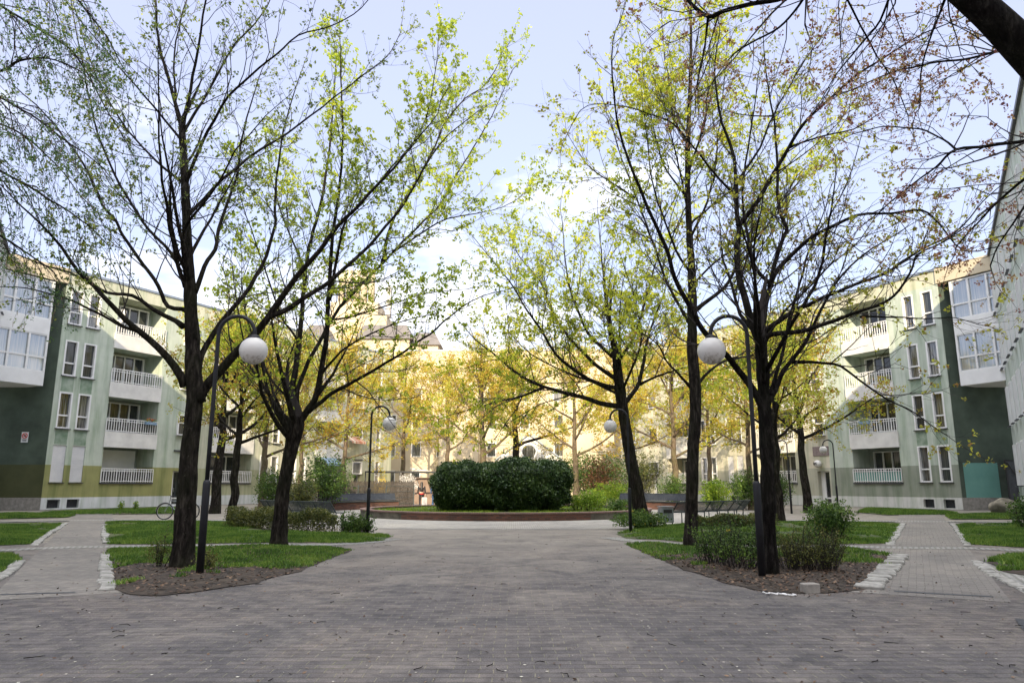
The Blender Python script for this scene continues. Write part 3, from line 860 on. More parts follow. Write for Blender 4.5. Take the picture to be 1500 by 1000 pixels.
g = grass_on([
    (BEDS['bed_right'], 3000, 0.06, 0.05, lambda x, y: 0.25 * (y - 15.0)), (BEDS['lawn_right'], 22000, 0.06, -0.15, z0), (BEDS['lawn_far_right'], 12000, 0.07, -0.25, z0),
    (BEDS['bed_near_right'], 2500, 0.08, 0.15, z0), (BEDS['verge_right'], 5000, 0.09, -0.6, z0), (BEDS['verge_house_right'], 6000, 0.09, -0.4, z0)], 5)
tag(quads_obj('grass', g, M['grass'], k=3), 'short green grass on the beds right of the plaza', 'grass', kind='stuff')

# fallen leaves, bud scales and twigs
rng = np.random.default_rng(11)
C = []
for nm, cnt in (('bed_left', 3800), ('bed_right', 6500)):
    pts = BEDS[nm]; xs = [p[0] for p in pts]; ys = [p[1] for p in pts]; k = 0
    while k < cnt:
        x = rng.uniform(min(xs)-0.3, max(xs)+0.3); y = rng.uniform(min(ys)-0.35, max(ys))
        if inside(x, y, pts) or (inside(x, y + 0.3, pts)): C.append((x, y, bedz(x, y, pts, len(nm)) + 0.012 if inside(x, y, pts) else 0.008)); k += 1
for _ in range(3200):
    y = 3 + 22 * rng.random() ** 1.1; x = rng.uniform(-0.75, 0.75) * y
    C.append((x, y, 0.010))
C = np.array(C); nl = len(C)
a = rng.uniform(0, 2*np.pi, nl); u = np.stack([np.cos(a), np.sin(a), rng.normal(0, 0.25, nl)], 1); v = np.stack([-np.sin(a), np.cos(a), rng.normal(0, 0.25, nl)], 1)
s = rng.uniform(0.008, 0.024, (nl, 1)); s[C[:, 2] > 0.02] *= 1.7
q = np.stack([C - u*s, C + v*s*0.6, C + u*s, C - v*s*0.6], 1).reshape(-1, 3)
tag(quads_obj('leaf_litter', q, M['litter']), 'brown dead leaves and bud scales scattered over beds and paving', 'litter', kind='stuff')
C = []
for _ in range(500):
    y = 3.5 + 20 * rng.random() ** 1.4; x = rng.uniform(-0.7, 0.7) * y; C.append((x, y, 0.008))
C = np.array(C); nl = len(C); a = rng.uniform(0, 2*np.pi, nl)
u = np.stack([np.cos(a), np.sin(a), 0*a], 1); v = np.stack([-np.sin(a), np.cos(a), 0*a], 1); s = rng.uniform(0.006, 0.016, (nl, 1))
tag(quads_obj('paper_litter', np.stack([C - u*s, C + v*s, C + u*s, C - v*s], 1).reshape(-1, 3), M['litter_pale']), 'pale specks of paper and petals on the paving', 'litter', kind='stuff')
rnd = random.Random(5)
mb = MB()
for _ in range(150):
    y = 3.2 + 16 * rnd.random() ** 1.3; x = rnd.uniform(-0.7, 0.7) * y; t = rnd.uniform(0, 6.3); L = rnd.uniform(0.04, 0.16)
    mb.tube([(x, y, 0.009), (x + L*math.cos(t)*0.5, y + L*math.sin(t)*0.5, 0.014), (x + L*math.cos(t+0.4), y + L*math.sin(t+0.4), 0.009)], [0.004, 0.0035, 0.002], 4)
tag(mb.build('twig_litter', M['bark_dark']), 'short dry twigs dropped on the paving', 'litter', kind='stuff')

# ---- raised round planter -----------------------------------------
pl = thing('round_planter', 'low round planting bed with red brick rim in the middle of the plaza', 'planter', (CX, CY, 0))
RO, RI, RH = 7.35, 6.9, 0.34
def ring(mb, r0, r1, z0, z1, a0, a1, n, uvs=1.0):
    for i in range(n):
        t0 = a0 + (a1-a0)*i/n; t1 = a0 + (a1-a0)*(i+1)/n
        def q(r, t, z): return (r*math.cos(t), r*math.sin(t), z)
        u0, u1 = t0*r1, t1*r1
        mb.quad(q(r1,t0,z0), q(r1,t1,z0), q(r1,t1,z1), q(r1,t0,z1), ((u0,z0),(u1,z0),(u1,z1),(u0,z1)))
        mb.quad(q(r0,t1,z0), q(r0,t0,z0), q(r0,t0,z1), q(r0,t1,z1), ((u1,z0),(u0,z0),(u0,z1),(u1,z1)))
        mb.quad(q(r1,t0,z1), q(r1,t1,z1), q(r0,t1,z1), q(r0,t0,z1), ((u0,0),(u1,0),(u1,r1-r0),(u0,r1-r0)))
        mb.quad(q(r0,t0,z0), q(r0,t1,z0), q(r1,t1,z0), q(r1,t0,z0), ((u0,0),(u1,0),(u1,r1-r0),(u0,r1-r0)))
mb = MB(); ring(mb, RI, RO, -0.05, RH-0.06, R(-128), R(-60), 26); mb.build('brick_rim', M['brick'], pl)
mb = MB(); ring(mb, RI, RO-0.005, -0.05, RH-0.06, R(-60), R(232), 90); mb.build('concrete_rim', M['planter_stone'], pl)
mb = MB(); ring(mb, RI-0.03, RO+0.03, RH-0.058, RH, 0, R(360), 120); mb.build('coping', M['coping'], pl)
mb = MB(); mb.face([(RI*math.cos(t*math.pi/32), RI*math.sin(t*math.pi/32), 0.22) for t in range(64)]); mb.build('soil', M['lawn'], pl)
rng = np.random.default_rng(8)
rr = RI * np.sqrt(rng.random(9000)); aa = rng.uniform(0, 2*np.pi, 9000)
C = np.stack([rr*np.cos(aa), rr*np.sin(aa), 0*aa + 0.22], 1); w = 0.018
side = np.stack([np.cos(aa*3), np.sin(aa*3), 0*aa], 1)*w; tip = C + rng.normal(0, 0.03, C.shape); tip[:, 2] = 0.24 + 0.12*rng.random(len(C))
quads_obj('grass', np.stack([C-side, C+side, tip], 1).reshape(-1, 3), M['leaf_bright'], pl, k=3)['kind'] = 'stuff'

# ---- shrubs --------------------------------------------------------
def bush(name, label, cat, x, y, rx, ry, h, leaf, n=2500, size=0.07, seed=1, group=None, stems=14, z=0.0, shell=0.55, lumps=5, flowers=None, boxy=2.0, twiggy=0.0, base_gap=0.08):
    rng = np.random.default_rng(seed); rnd = random.Random(seed)
    root = thing(name, label, cat, (x, y, z), 0, group)
    mb = MB(); tips = []
    for i in range(stems):
        a = rnd.uniform(0, 6.283); r = math.sqrt(rnd.random())
        e = Vector((rx*r*math.cos(a)*0.92, ry*r*math.sin(a)*0.92, h*rnd.uniform(0.6, 0.97) * (1 - 0.3*r*r)))
        s = Vector((e.x*0.3, e.y*0.3, -0.05)); m = s.lerp(e, 0.5) + Vector((rnd.gauss(0, 0.05), rnd.gauss(0, 0.05), h*0.06))
        mb.tube([s, m, e], [0.012, 0.008, 0.003], 4)
        for q in range(4 + int(8*twiggy)):
            u = rnd.uniform(0.25, 1); p = s.lerp(m, u*2) if u < 0.5 else m.lerp(e, u*2-1)
            d = Vector((rnd.gauss(0, 1), rnd.gauss(0, 1), rnd.uniform(0.2, 1.4))).normalized() * h * rnd.uniform(0.12, 0.3)
            mb.tube([p, p + d], [0.004, 0.0015], 3); tips.append(p + d); tips.append(p + d*0.5)
    mb.build('stems', M['twig'], root)
    d = rng.normal(size=(n*2, 3)); d /= np.linalg.norm(d, axis=1, keepdims=True)
    if boxy > 2:
        nn = (np.abs(d)**boxy).sum(1)**(1/boxy); d = d / nn[:, None]
    r = rng.random(len(d))**shell
    ph = rng.uniform(0, 6, 6)
    lump = 1 + 0.10*np.sin(lumps*d[:, 0]*1.7 + ph[0]) + 0.08*np.sin(lumps*d[:, 1]*2.1 + ph[1]) + 0.10*np.sin(lumps*d[:, 2]*2.4 + ph[2]) + 0.07*np.sin(lumps*(d[:, 0]+d[:, 2])*3.1 + ph[3])
    p = d * (r*lump)[:, None]
    p = p * [rx, ry, h*0.5]; p[:, 2] += h*0.5 + base_gap*h*0.5
    keep = (p[:, 2] > base_gap*h)
    # gaps
    ns = np.sin(p[:, 0]*5.1/max(rx, .6) + ph[4]) * np.sin(p[:, 1]*4.7 + ph[5]) * np.sin(p[:, 2]*6.3/max(h, .6) + ph[0])
    keep &= (ns > -0.45)
    p = p[keep][:n]
    if twiggy:
        t = np.array([tuple(q) for q in tips]); t = t + rng.normal(0, 0.03, t.shape)
        t = np.repeat(t, 5, axis=0) + rng.normal(0, 0.05, (len(t)*5, 3))
        p = np.concatenate([p[:int(len(p)*(1-twiggy))], t])
    quads_obj('foliage', leaf_quads(p, size, rng, 0.6), M[leaf], root)
    if flowers:
        f = p[rng.random(len(p)) < flowers[1]]
        if len(f): quads_obj('flowers', leaf_quads(f + [0, 0, 0.03], size*flowers[2], rng, 1.0), M[flowers[0]], root)
    return root

def stem_shrub(label, x, y, rx, ry, h, leaf, seed, stems=90, size=0.045, leaves=9, flowers=0.0, lean=0.35):
    rng = np.random.default_rng(seed); rnd = random.Random(seed)
    root = thing('shrub', label, 'shrub', (x, y, 0.02)); mb = MB(); C = []
    for i in range(stems):
        a = rnd.uniform(0, 6.283); r = math.sqrt(rnd.random()); s = Vector((rx*r*math.cos(a)*0.8, ry*r*math.sin(a)*0.8, -0.06))
        hh = h*rnd.uniform(0.5, 1.08)*(1-0.25*r*r)
        p = grow_branch(s, Vector((math.cos(a)*r*lean+rnd.gauss(0, .12), math.sin(a)*r*lean+rnd.gauss(0, .12), 1)), hh, rnd, 0.10, 0.05, 6)
        mb.tube(p, [0.0075, 0.0065, 0.0055, 0.0045, 0.0035, 0.0025, 0.0015], 4)
        for q in range(rnd.randint(4, 8)):
            u = rnd.uniform(0.25, 0.98); j = min(5, int(u*6)); pp = p[j].lerp(p[j+1], u*6-j)
            d = side_dir((p[j+1]-p[j]).normalized(), rnd, rnd.uniform(0.4, 0.9)); L = h*rnd.uniform(0.08, 0.26)
            mb.tube([pp, pp+d*L*0.5, pp+d*L+Vector((0, 0, L*0.15))], [0.003, 0.0022, 0.0012], 3)
            for _ in range(leaves): C.append(pp+d*L*rnd.uniform(0.15, 1.05)+Vector((rnd.gauss(0, .022), rnd.gauss(0, .022), rnd.gauss(0, .022))))
    mb.build('stems', M['twig'], root)
    C = np.array([tuple(c) for c in C]); quads_obj('foliage', leaf_quads(C, size, rng, 0.6), M[leaf], root)
    if flowers:
        f = C[rng.random(len(C)) < flowers]; quads_obj('flowers', cluster_leaves(f, rng, 4, 0.03, 0.05), M['flower_yellow'], root)['kind'] = 'stuff'
    return root

# big dark evergreen in the planter, trained to a long block
def dark_hedge():
    x0, x1 = P(634, 720, 37.3).x, P(836, 720, 37.3).x
    rng = np.random.default_rng(21)
    root = thing('evergreen_shrub', 'wide dark evergreen shrub clipped to a rounded block inside the round planter', 'shrub', ((x0+x1)/2, 38.0, 0.2))
    n = 70000; hx, hy = (x1-x0)/2, 2.1
    d = rng.normal(size=(n, 3)); d /= np.linalg.norm(d, axis=1, keepdims=True)
    nn = (np.abs(d)**5.0).sum(1)**(1/5.0); d = d/nn[:, None]
    top = 2.36 + 0.16/(1+np.exp(-(d[:, 0]*hx-0.4)*3.0)) + 0.06*np.sin(d[:, 0]*hx*2.6)
    lump = 1 + 0.010*np.sin(d[:, 0]*9+1) + 0.035*np.sin(d[:, 2]*7+d[:, 0]*6) + 0.03*np.sin(d[:, 1]*11+d[:, 0]*13+d[:, 2]*9) - 0.035*np.exp(-((d[:, 0]*hx-0.3)/0.35)**2)*(d[:, 2] < 0.2)
    r = 1 - 0.14*rng.random(n)**1.6
    p = d*(lump*r)[:, None]
    under = 1 - 0.10*np.clip(-p[:, 2], 0, 1)**2
    p = np.stack([p[:, 0]*hx*under, p[:, 1]*hy*under, (p[:, 2]*0.5+0.5)*top + 0.02], 1)
    p = p + rng.normal(0, 0.05, p.shape) + 0.05*np.sin(p[:, [1, 2, 0]]*[5.0, 4.1, 6.3])
    quads_obj('foliage', leaf_quads(p, 0.125, rng, 0.5), M['leaf_hedge'], root)
    # inner mass of wood and old leaf
    mb = MB(); N, K = 28, 12
    for i in range(K+1):
        ph = -math.pi/2 + math.pi*i/K
        for j in range(N):
            t = 2*math.pi*j/N; v = np.array([math.cos(ph)*math.cos(t), math.cos(ph)*math.sin(t), math.sin(ph)])
            v = v/((np.abs(v)**5.0).sum()**(1/5.0))*0.84
            u = 1 - 0.10*max(0, -v[2])**2
            mb.v.append((v[0]*hx*u, v[1]*hy*u, (v[2]*0.5+0.5)*2.42+0.03))
    for i in range(K):
        for j in range(N): mb.f.append((i*N+j, i*N+(j+1)%N, (i+1)*N+(j+1)%N, (i+1)*N+j)); mb.mi.append(0)
    mb.build('branchwork', M['leaf_hedge'], root, True)
dark_hedge()

def gbush(px, py, hw_px, top_py, leaf, label, Y=None, **kw):
    if Y is None: x, y = G(px, py)
    else: x, y = P(px, 700, Y).x, Y
    h = max(0.3, P(px, top_py, y).z); rx = hw_px * y / FPX
    kw.setdefault('ry', rx*0.9)
    ry = kw.pop('ry')
    return bush(kw.pop('name', 'shrub'), label, kw.pop('cat', 'shrub'), x, y, rx, ry, h, leaf, **kw)
x_, y_ = G(522, 783); stem_shrub('small loose green shrub beside the second left lamp post', x_, y_, 0.5, 0.45, 0.72, 'leaf_bush', 31, 110, 0.05, 8)
gbush(905, 751, 22, 737, 'leaf_bush', 'low dark green shrub on the right part of the round planter', Y=36, n=1400, size=0.08, seed=33, z=0.2)
gbush(866, 745, 24, 722, 'leaf_bright', 'bright green mound shrub in the planter right of the dark evergreen', Y=37, n=2400, size=0.09, seed=32, z=0.2)
gbush(846, 745, 20, 728, 'leaf_bright', 'small bright green shrub hard against the right end of the dark evergreen', Y=38, n=1400, size=0.08, seed=34, z=0.2)
gbush(897, 735, 34, 706, 'leaf_bright', 'yellow green clipped shrub behind the right side of the planter', Y=50, n=3200, size=0.12, seed=35)
gbush(870, 730, 62, 660, 'leaf_bush', 'tall green shrub thicket behind the planter right of the dark evergreen', Y=56, n=9000, size=0.14, seed=36, stems=40)
gbush(880, 730, 30, 668, 'leaf_brown', 'reddish brown shrub inside the tall thicket behind the planter', Y=54, n=3000, size=0.13, seed=37, stems=24)
gbush(935, 730, 40, 655, 'leaf_olive', 'tall pale olive shrub before the right hand houses', Y=60, n=4200, size=0.12, seed=38, stems=60, twiggy=0.6)
gbush(800, 725, 60, 664, 'leaf_olive', 'broad olive shrub mass rising behind the dark evergreen', Y=60, n=6000, size=0.15, seed=39, stems=40)
gbush(690, 725, 52, 672, 'leaf_olive', 'olive green shrub under the golden tree behind the evergreen', Y=58, n=5000, size=0.14, seed=40, stems=40)
gbush(1047, 738, 22, 700, 'leaf_bright', 'light green shrub in front of the right hand house wall', Y=45, n=3200, size=0.11, seed=41, stems=20)
gbush(1090, 738, 24, 688, 'leaf_bush', 'round green shrub beside the pale trunk before the right house', Y=46, n=4200, size=0.11, seed=42, stems=20)
gbush(1138, 738, 22, 690, 'leaf_bush', 'green shrub at the foot of the right hand balconies', Y=47, n=3200, size=0.11, seed=43, stems=20)
gbush(985, 736, 22, 694, 'leaf_bush', 'dark green shrub behind the right curved bench', Y=49, n=2600, size=0.11, seed=44, stems=20)
gbush(398, 738, 24, 686, 'leaf_bush', 'dense green shrub before the left hand house beside the pale trunk', Y=45, n=4500, size=0.10, seed=45, stems=20)
gbush(478, 738, 38, 660, 'leaf_bush', 'tall dark shrub with open branches beside the reed fence', Y=43, n=3600, size=0.12, seed=46, stems=50, twiggy=0.5)
gbush(440, 742, 26, 698, 'leaf_olive', 'loose olive shrub between the left trunk and the reed fence', Y=41, n=2200, size=0.10, seed=47, stems=30, twiggy=0.5)
gbush(597, 735, 16, 694, 'blossom', 'white flowering shrub at the end of the reed fence', Y=54, n=2600, size=0.10, seed=48, stems=24)
gbush(558, 735, 12, 694, 'flower_yellow', 'yellow flowering shrub behind the reed fence', Y=56, n=700, size=0.09, seed=49, stems=24)
x_, y_ = G(1055, 826); stem_shrub('thin twiggy shrub at the foot of the slender right trunk', x_, y_, 0.45, 0.35, 0.95, 'leaf_bush', 50, 60, 0.04, 6)
x_, y_ = G(1098, 836); stem_shrub('loose green shrub around the dark right lamp post', x_, y_ + 0.2, 0.5, 0.45, 1.0, 'leaf_bush', 55, 75, 0.042, 6, 0.0015)
x_, y_ = G(1185, 836); stem_shrub('wide olive shrub of upright stems right of the dark trunk', x_, y_, 0.58, 0.5, 0.85, 'leaf_olive', 51, 150, 0.036, 5)
gbush(1218, 792, 36, 733, 'leaf_bush', 'dark rounded evergreen shrub on the grass right of the lamp post', n=4600, size=0.07, seed=52, lumps=9, shell=0.7, stems=20)
gbush(1210, 770, 26, 736, 'leaf_olive', 'low hedge like shrub behind the dark evergreen on the right', Y=27, n=1600, size=0.06, seed=57)
gbush(1494, 765, 22, 726, 'leaf_bush', 'green shrub over the boulders at the right edge', Y=25, n=1800, size=0.08, seed=53, stems=18)
gbush(937, 778, 42, 748, 'leaf_bush', 'ivy and low shrub round the foot of the leaning tree', Y=25.4, n=4200, size=0.07, seed=54, stems=20, name='ivy_clump', cat='ivy', flowers=('flower_yellow', 0.004, 1.2))
gbush(568, 748, 9, 738, 'leaf_bush', 'small herb tuft by the facade plinth under the left balcony', Y=44, n=10, size=0.05, seed=56, stems=2) if False else None
for i, (px, w, lb) in enumerate(((182, 5, 'small weed tuft on the verge under the lowest left balcony'), (203, 4, 'smaller of the two weed tufts under the lowest left balcony'))):
    gbush(px, 745, w, 733, 'leaf_bright', lb, Y=44, n=260, size=0.08, seed=60+i, stems=8, name='weed_tuft', cat='weed', group='weeds by the left house')
gbush(232, 832, 20, 780, 'leaf_olive', 'thin young sapling shrub left of the thick trunk', n=120, size=0.04, seed=62, stems=8, twiggy=0.3, ry=0.2)
gbush(303, 838, 12, 800, 'leaf_olive', 'thin weedy shoots between the thick trunk and the lamp post', n=120, size=0.04, seed=63, stems=10, twiggy=0.3, ry=0.2)
# low clipped hedges in front of the left and right curved benches
def low_hedge(label, pts, w, h, seed, leaf='leaf_olive', dens=2600, size=0.06):
    rng = np.random.default_rng(seed); rnd = random.Random(seed)
    root = thing('low_hedge', label, 'hedge', (pts[0][0], pts[0][1], 0)); C = []; mb = MB()
    for i in range(len(pts)-1):
        a, b = np.array(pts[i]), np.array(pts[i+1]); L = np.linalg.norm(b-a); d = (b-a)/L; n_ = np.array([-d[1], d[0]])
        k = int(L*dens*2); s = rng.random(k); u = rng.uniform(-1, 1, k); z = rng.random(k)**0.7
        edge = (np.abs(u)**4 + z**4)**0.25 > 0.55
        s, u, z = s[edge], u[edge], z[edge]
        hh = h*(1+0.14*np.sin(s*L*3.1+seed)+0.08*np.sin(s*L*7.3))
        p = a + np.outer(s*L, d) + np.outer(u*w*0.5*(1-0.25*z**3), n_)
        C.append(np.concatenate([p, (z*hh)[:, None]], 1))
        for _ in range(int(L*9)):
            q = a + d*L*rnd.random() + n_*rnd.uniform(-.4, .4)*w
            mb.tube([(q[0]-pts[0][0], q[1]-pts[0][1], -0.05), (q[0]-pts[0][0]+rnd.gauss(0, .06), q[1]-pts[0][1]+rnd.gauss(0, .06), h*rnd.uniform(0.6, 1.05))], [0.008, 0.003], 4)
    C = np.concatenate(C) - [pts[0][0], pts[0][1], 0]; C += rng.normal(0, 0.02, C.shape)
    quads_obj('foliage', leaf_quads(C, size, rng, 0.6), M[leaf], root); mb.build('stems', M['twig'], root)
low_hedge('low olive hedge between the left lawn and the dark curved bench', GP([(342,772),(400,776),(460,779),(492,779)]), 0.9, 0.62, 71)
low_hedge('low dark hedge under the right curved bench', GP([(1010,774),(1075,774),(1130,772)]), 0.8, 0.45, 72)

# ---- traced trees ---------------------------------------------------
traced_tree('thick trunked maple left, growing beside the nearest left lamp post', 13.6,
 [(267,832,32),(270,770,29),(275,700,27),(281,630,23),(285,580,24),(283,540,23),(281,480,20),(278,420,18),(275,370,15),(272,300,13),(269,230,11),(266,185,10)],
 [(-0.3,15,3,[(272,565),(246,525),(205,486),(173,457),(138,418),(118,399),(74,342),(32,303),(0,270)]),
  (0.5,9,2.5,[(268,478),(225,453),(195,433),(157,428),(100,398),(58,386),(0,361)]),
  (-0.2,6,2,[(205,486),(170,474),(138,457),(90,434),(38,422),(-10,420)]),
  (0.35,8,3,[(274,455),(246,448),(231,420),(210,387),(180,345),(171,325),(150,300),(128,250),(104,215),(70,170),(20,125)]),
  (-0.45,8,2.5,[(272,420),(261,387),(249,336),(244,300),(236,245),(231,180),(233,110),(231,60)]),
  (0.3,6,2.5,[(262,388),(250,370),(219,336),(195,303),(168,255),(143,195),(128,128),(109,32),(100,-30)]),
  (-0.5,7,2,[(272,395),(266,354),(276,324),(297,300),(320,268),(345,220),(375,185),(410,150)]),
  (0.5,9,2.5,[(285,428),(300,390),(315,366),(321,336),(330,306),(349,250),(352,208),(368,154),(384,100)]),
  (0.4,11,2.5,[(289,545),(296,520),(318,480),(336,459),(366,420),(390,375),(402,330),(403,300),(407,240),(420,170),(440,110)]),
  (-0.25,18,3.5,[(292,585),(302,566),(330,534),(360,504),(390,468),(411,438),(452,386),(494,333),(527,300),(575,245),(632,180)]),
  (0.15,10,2.5,[(396,462),(420,452),(452,432),(485,411),(518,381),(554,345),(590,300),(612,262),(640,215),(690,170)]),
  (0.3,8,5,[(267,190),(262,170),(250,128),(237,83),(230,40),(228,-30)]),
  (-0.2,7,5,[(268,188),(272,165),(282,112),(294,48),(306,-20)]),
  (0.6,5,3,[(266,195),(258,160),(254,100),(262,40),(278,-20)]),
  (0.4,6,3,[(268,195),(282,170),(304,134),(346,64),(384,22),(402,-20)]),
  (-0.4,7,2.5,[(272,270),(285,235),(304,192),(336,141),(368,112),(404,81),(437,52),(479,42),(518,21),(545,-5)]),
  (0.35,7,2,[(272,318),(300,290),(345,246),(401,207),(455,171),(503,132),(536,108),(572,75),(586,48)]),
  (-0.5,5,2,[(268,210),(245,180),(224,154),(190,115),(160,80),(109,20)]),
  (0.5,5,2,[(270,270),(230,237),(200,205),(179,179),(138,106),(106,0)])],
 'leaf_cool', seed=3, dens=1.25, l2=1.6, leafy=0.8, k=8, crad=0.075, csize=0.056, extra=4)

traced_tree('maple with low forked trunk, second tree from the left on the lawn', 18.8,
 [(408,798,25),(412,745,20),(419,695,18),(427,655,20),(433,628,24),(434,612,22)],
 [(0.2,12,3,[(432,620),(430,590),(430,561),(437,504),(443,450),(446,414),(452,366),(464,324),(472,290),(480,240),(484,200),(488,150),(492,80)]),
  (-0.2,12,3,[(436,622),(450,600),(461,585),(470,549),(479,480),(482,420),(486,360),(494,300),(500,250),(503,200),(500,130),(499,70)]),
  (0.4,8,2,[(434,590),(437,570),(452,528),(473,492),(485,468),(506,441),(542,405),(575,369),(620,324),(644,300),(665,262),(695,215),(720,170),(750,105)]),
  (-0.35,8,2,[(452,602),(468,590),(485,576),(518,558),(557,537),(590,516),(620,495),(650,471),(690,440),(735,425)]),
  (0.3,8,2.5,[(428,622),(407,597),(385,565),(365,535),(345,505),(325,480)]),
  (-0.5,4,2,[(437,500),(425,482),(413,465),(395,414),(368,336),(352,290),(345,240)]),
  (0.5,4,2,[(446,392),(425,345),(410,306),(395,250),(390,200)]),
  (0.2,4,1.5,[(485,468),(520,462),(575,445),(620,430),(685,424)]),
  (-0.35,6,2,[(482,440),(495,370),(509,320),(557,265),(605,208),(624,173),(637,105),(640,70)]),
  (0.35,6,2,[(560,385),(568,345),(579,314),(614,259),(637,214),(653,179),(682,144),(714,122),(746,62)]),
  (0.1,4,1.2,[(575,369),(612,345),(656,320),(720,309),(760,290),(778,265)]),
  (0.6,5,2,[(434,590),(400,560),(378,515),(362,470),(355,420),(365,380)]),
  (-0.6,5,2,[(470,549),(500,515),(540,490),(590,470),(640,460)])],
 'leaf_spring', seed=7, thin=(6.2, 0.3), dens=2.0, l2=1.8, leafy=0.95, k=9, crad=0.10, csize=0.085, extra=6)

traced_tree('maple with leaning trunk and ivy at its foot beside the second right lamp', 26.0,
 [(942,774,24),(934,725,20),(923,665,17),(914,612,16),(909,575,16),(905,545,14),(902,512,11),(895,490,8)],
 [(0.2,8,2,[(901,512),(895,490),(889,452),(886,419),(880,365),(878,330)]),
  (-0.4,7,2,[(904,527),(889,515),(862,488),(844,449),(832,410),(826,365),(824,325)]),
  (0.4,8,2,[(905,557),(880,540),(850,512),(820,476),(802,440),(790,410),(762,378),(750,350)]),
  (-0.2,8,2,[(906,569),(880,562),(850,548),(814,518),(790,479),(772,455),(751,419),(727,389),(700,355)]),
  (0.15,10,2,[(910,596),(880,590),(850,581),(796,566),(760,548),(730,524),(700,500),(672,470)]),
  (-0.5,5,1.2,[(796,567),(760,581),(709,593),(640,614)]),
  (0.3,9,2,[(913,592),(925,578),(937,560),(946,512),(955,475),(972,430),(980,390)]),
  (-0.3,5,1.5,[(937,563),(964,551),(1000,539),(1042,530)]),
  (0.5,6,2,[(906,530),(925,500),(940,461),(950,420),(965,370),(968,330)]),
  (0.7,5,2,[(909,580),(870,560),(830,545),(780,520),(740,480)]),
  (-0.7,5,2,[(909,575),(930,530),(940,490),(930,440),(915,390)])],
 'leaf_yellow', seed=11, dens=1.5, l2=2.9, l3=0.85, leafy=0.66, k=9, crad=0.13, csize=0.10, extra=3, trop=0.02)

traced_tree('tall slender straight maple right, between the bin and the dark lamp post', 17.8,
 [(1012,803,21),(1013,745,18),(1015,665,17),(1019,605,17),(1018,560,17),(1014,500,15),(1014,450,14),(1013,400,12),(1010,350,10),(1008,300,9),(1007,250,8.5),(1008,200,8),(1010,150,6.5),(1012,90,5),(1012,30,4),(1012,-25,3)],
 [(0.3,6,2,[(1020,566),(1040,543),(1070,525),(1106,520),(1148,507)]),
  (-0.3,5,2,[(1012,567),(980,534),(968,510),(950,492),(925,480)]),
  (0.4,8,2.5,[(1016,455),(1040,438),(1061,420),(1076,396),(1100,366),(1130,320),(1165,262)]),
  (0.35,6,2,[(1013,477),(995,450),(977,414),(959,360),(945,325),(925,270),(905,215),(885,150)]),
  (-0.4,5,2,[(1012,400),(990,365),(975,330),(960,280),(950,220),(942,150)]),
  (0.4,5,2,[(1010,350),(1030,310),(1045,260),(1052,200),(1060,130),(1065,60)]),
  (-0.3,4,1.5,[(1008,290),(985,262),(968,230),(955,180),(945,120),(938,60)]),
  (0.3,4,1.5,[(1008,245),(1025,205),(1035,150),(1040,90),(1040,20)]),
  (0.5,3.5,1.5,[(1008,200),(990,165),(978,110),(970,50),(968,0)]),
  (-0.5,3.5,1.5,[(1010,150),(1030,110),(1048,60),(1055,10)]),
  (0.1,4,1.3,[(930,290),(900,270),(870,250),(848,225),(830,190)]),
  (0.2,4,1.3,[(1010,330),(1045,300),(1090,260),(1130,200),(1160,140)]),
  (0.6,4,1.5,[(1013,420),(1040,390),(1090,350),(1150,290),(1200,230),(1235,170)])],
 'leaf_yellow', seed=13, dens=2.3, l2=1.7, leafy=0.8, k=9, crad=0.10, csize=0.08, extra=6)

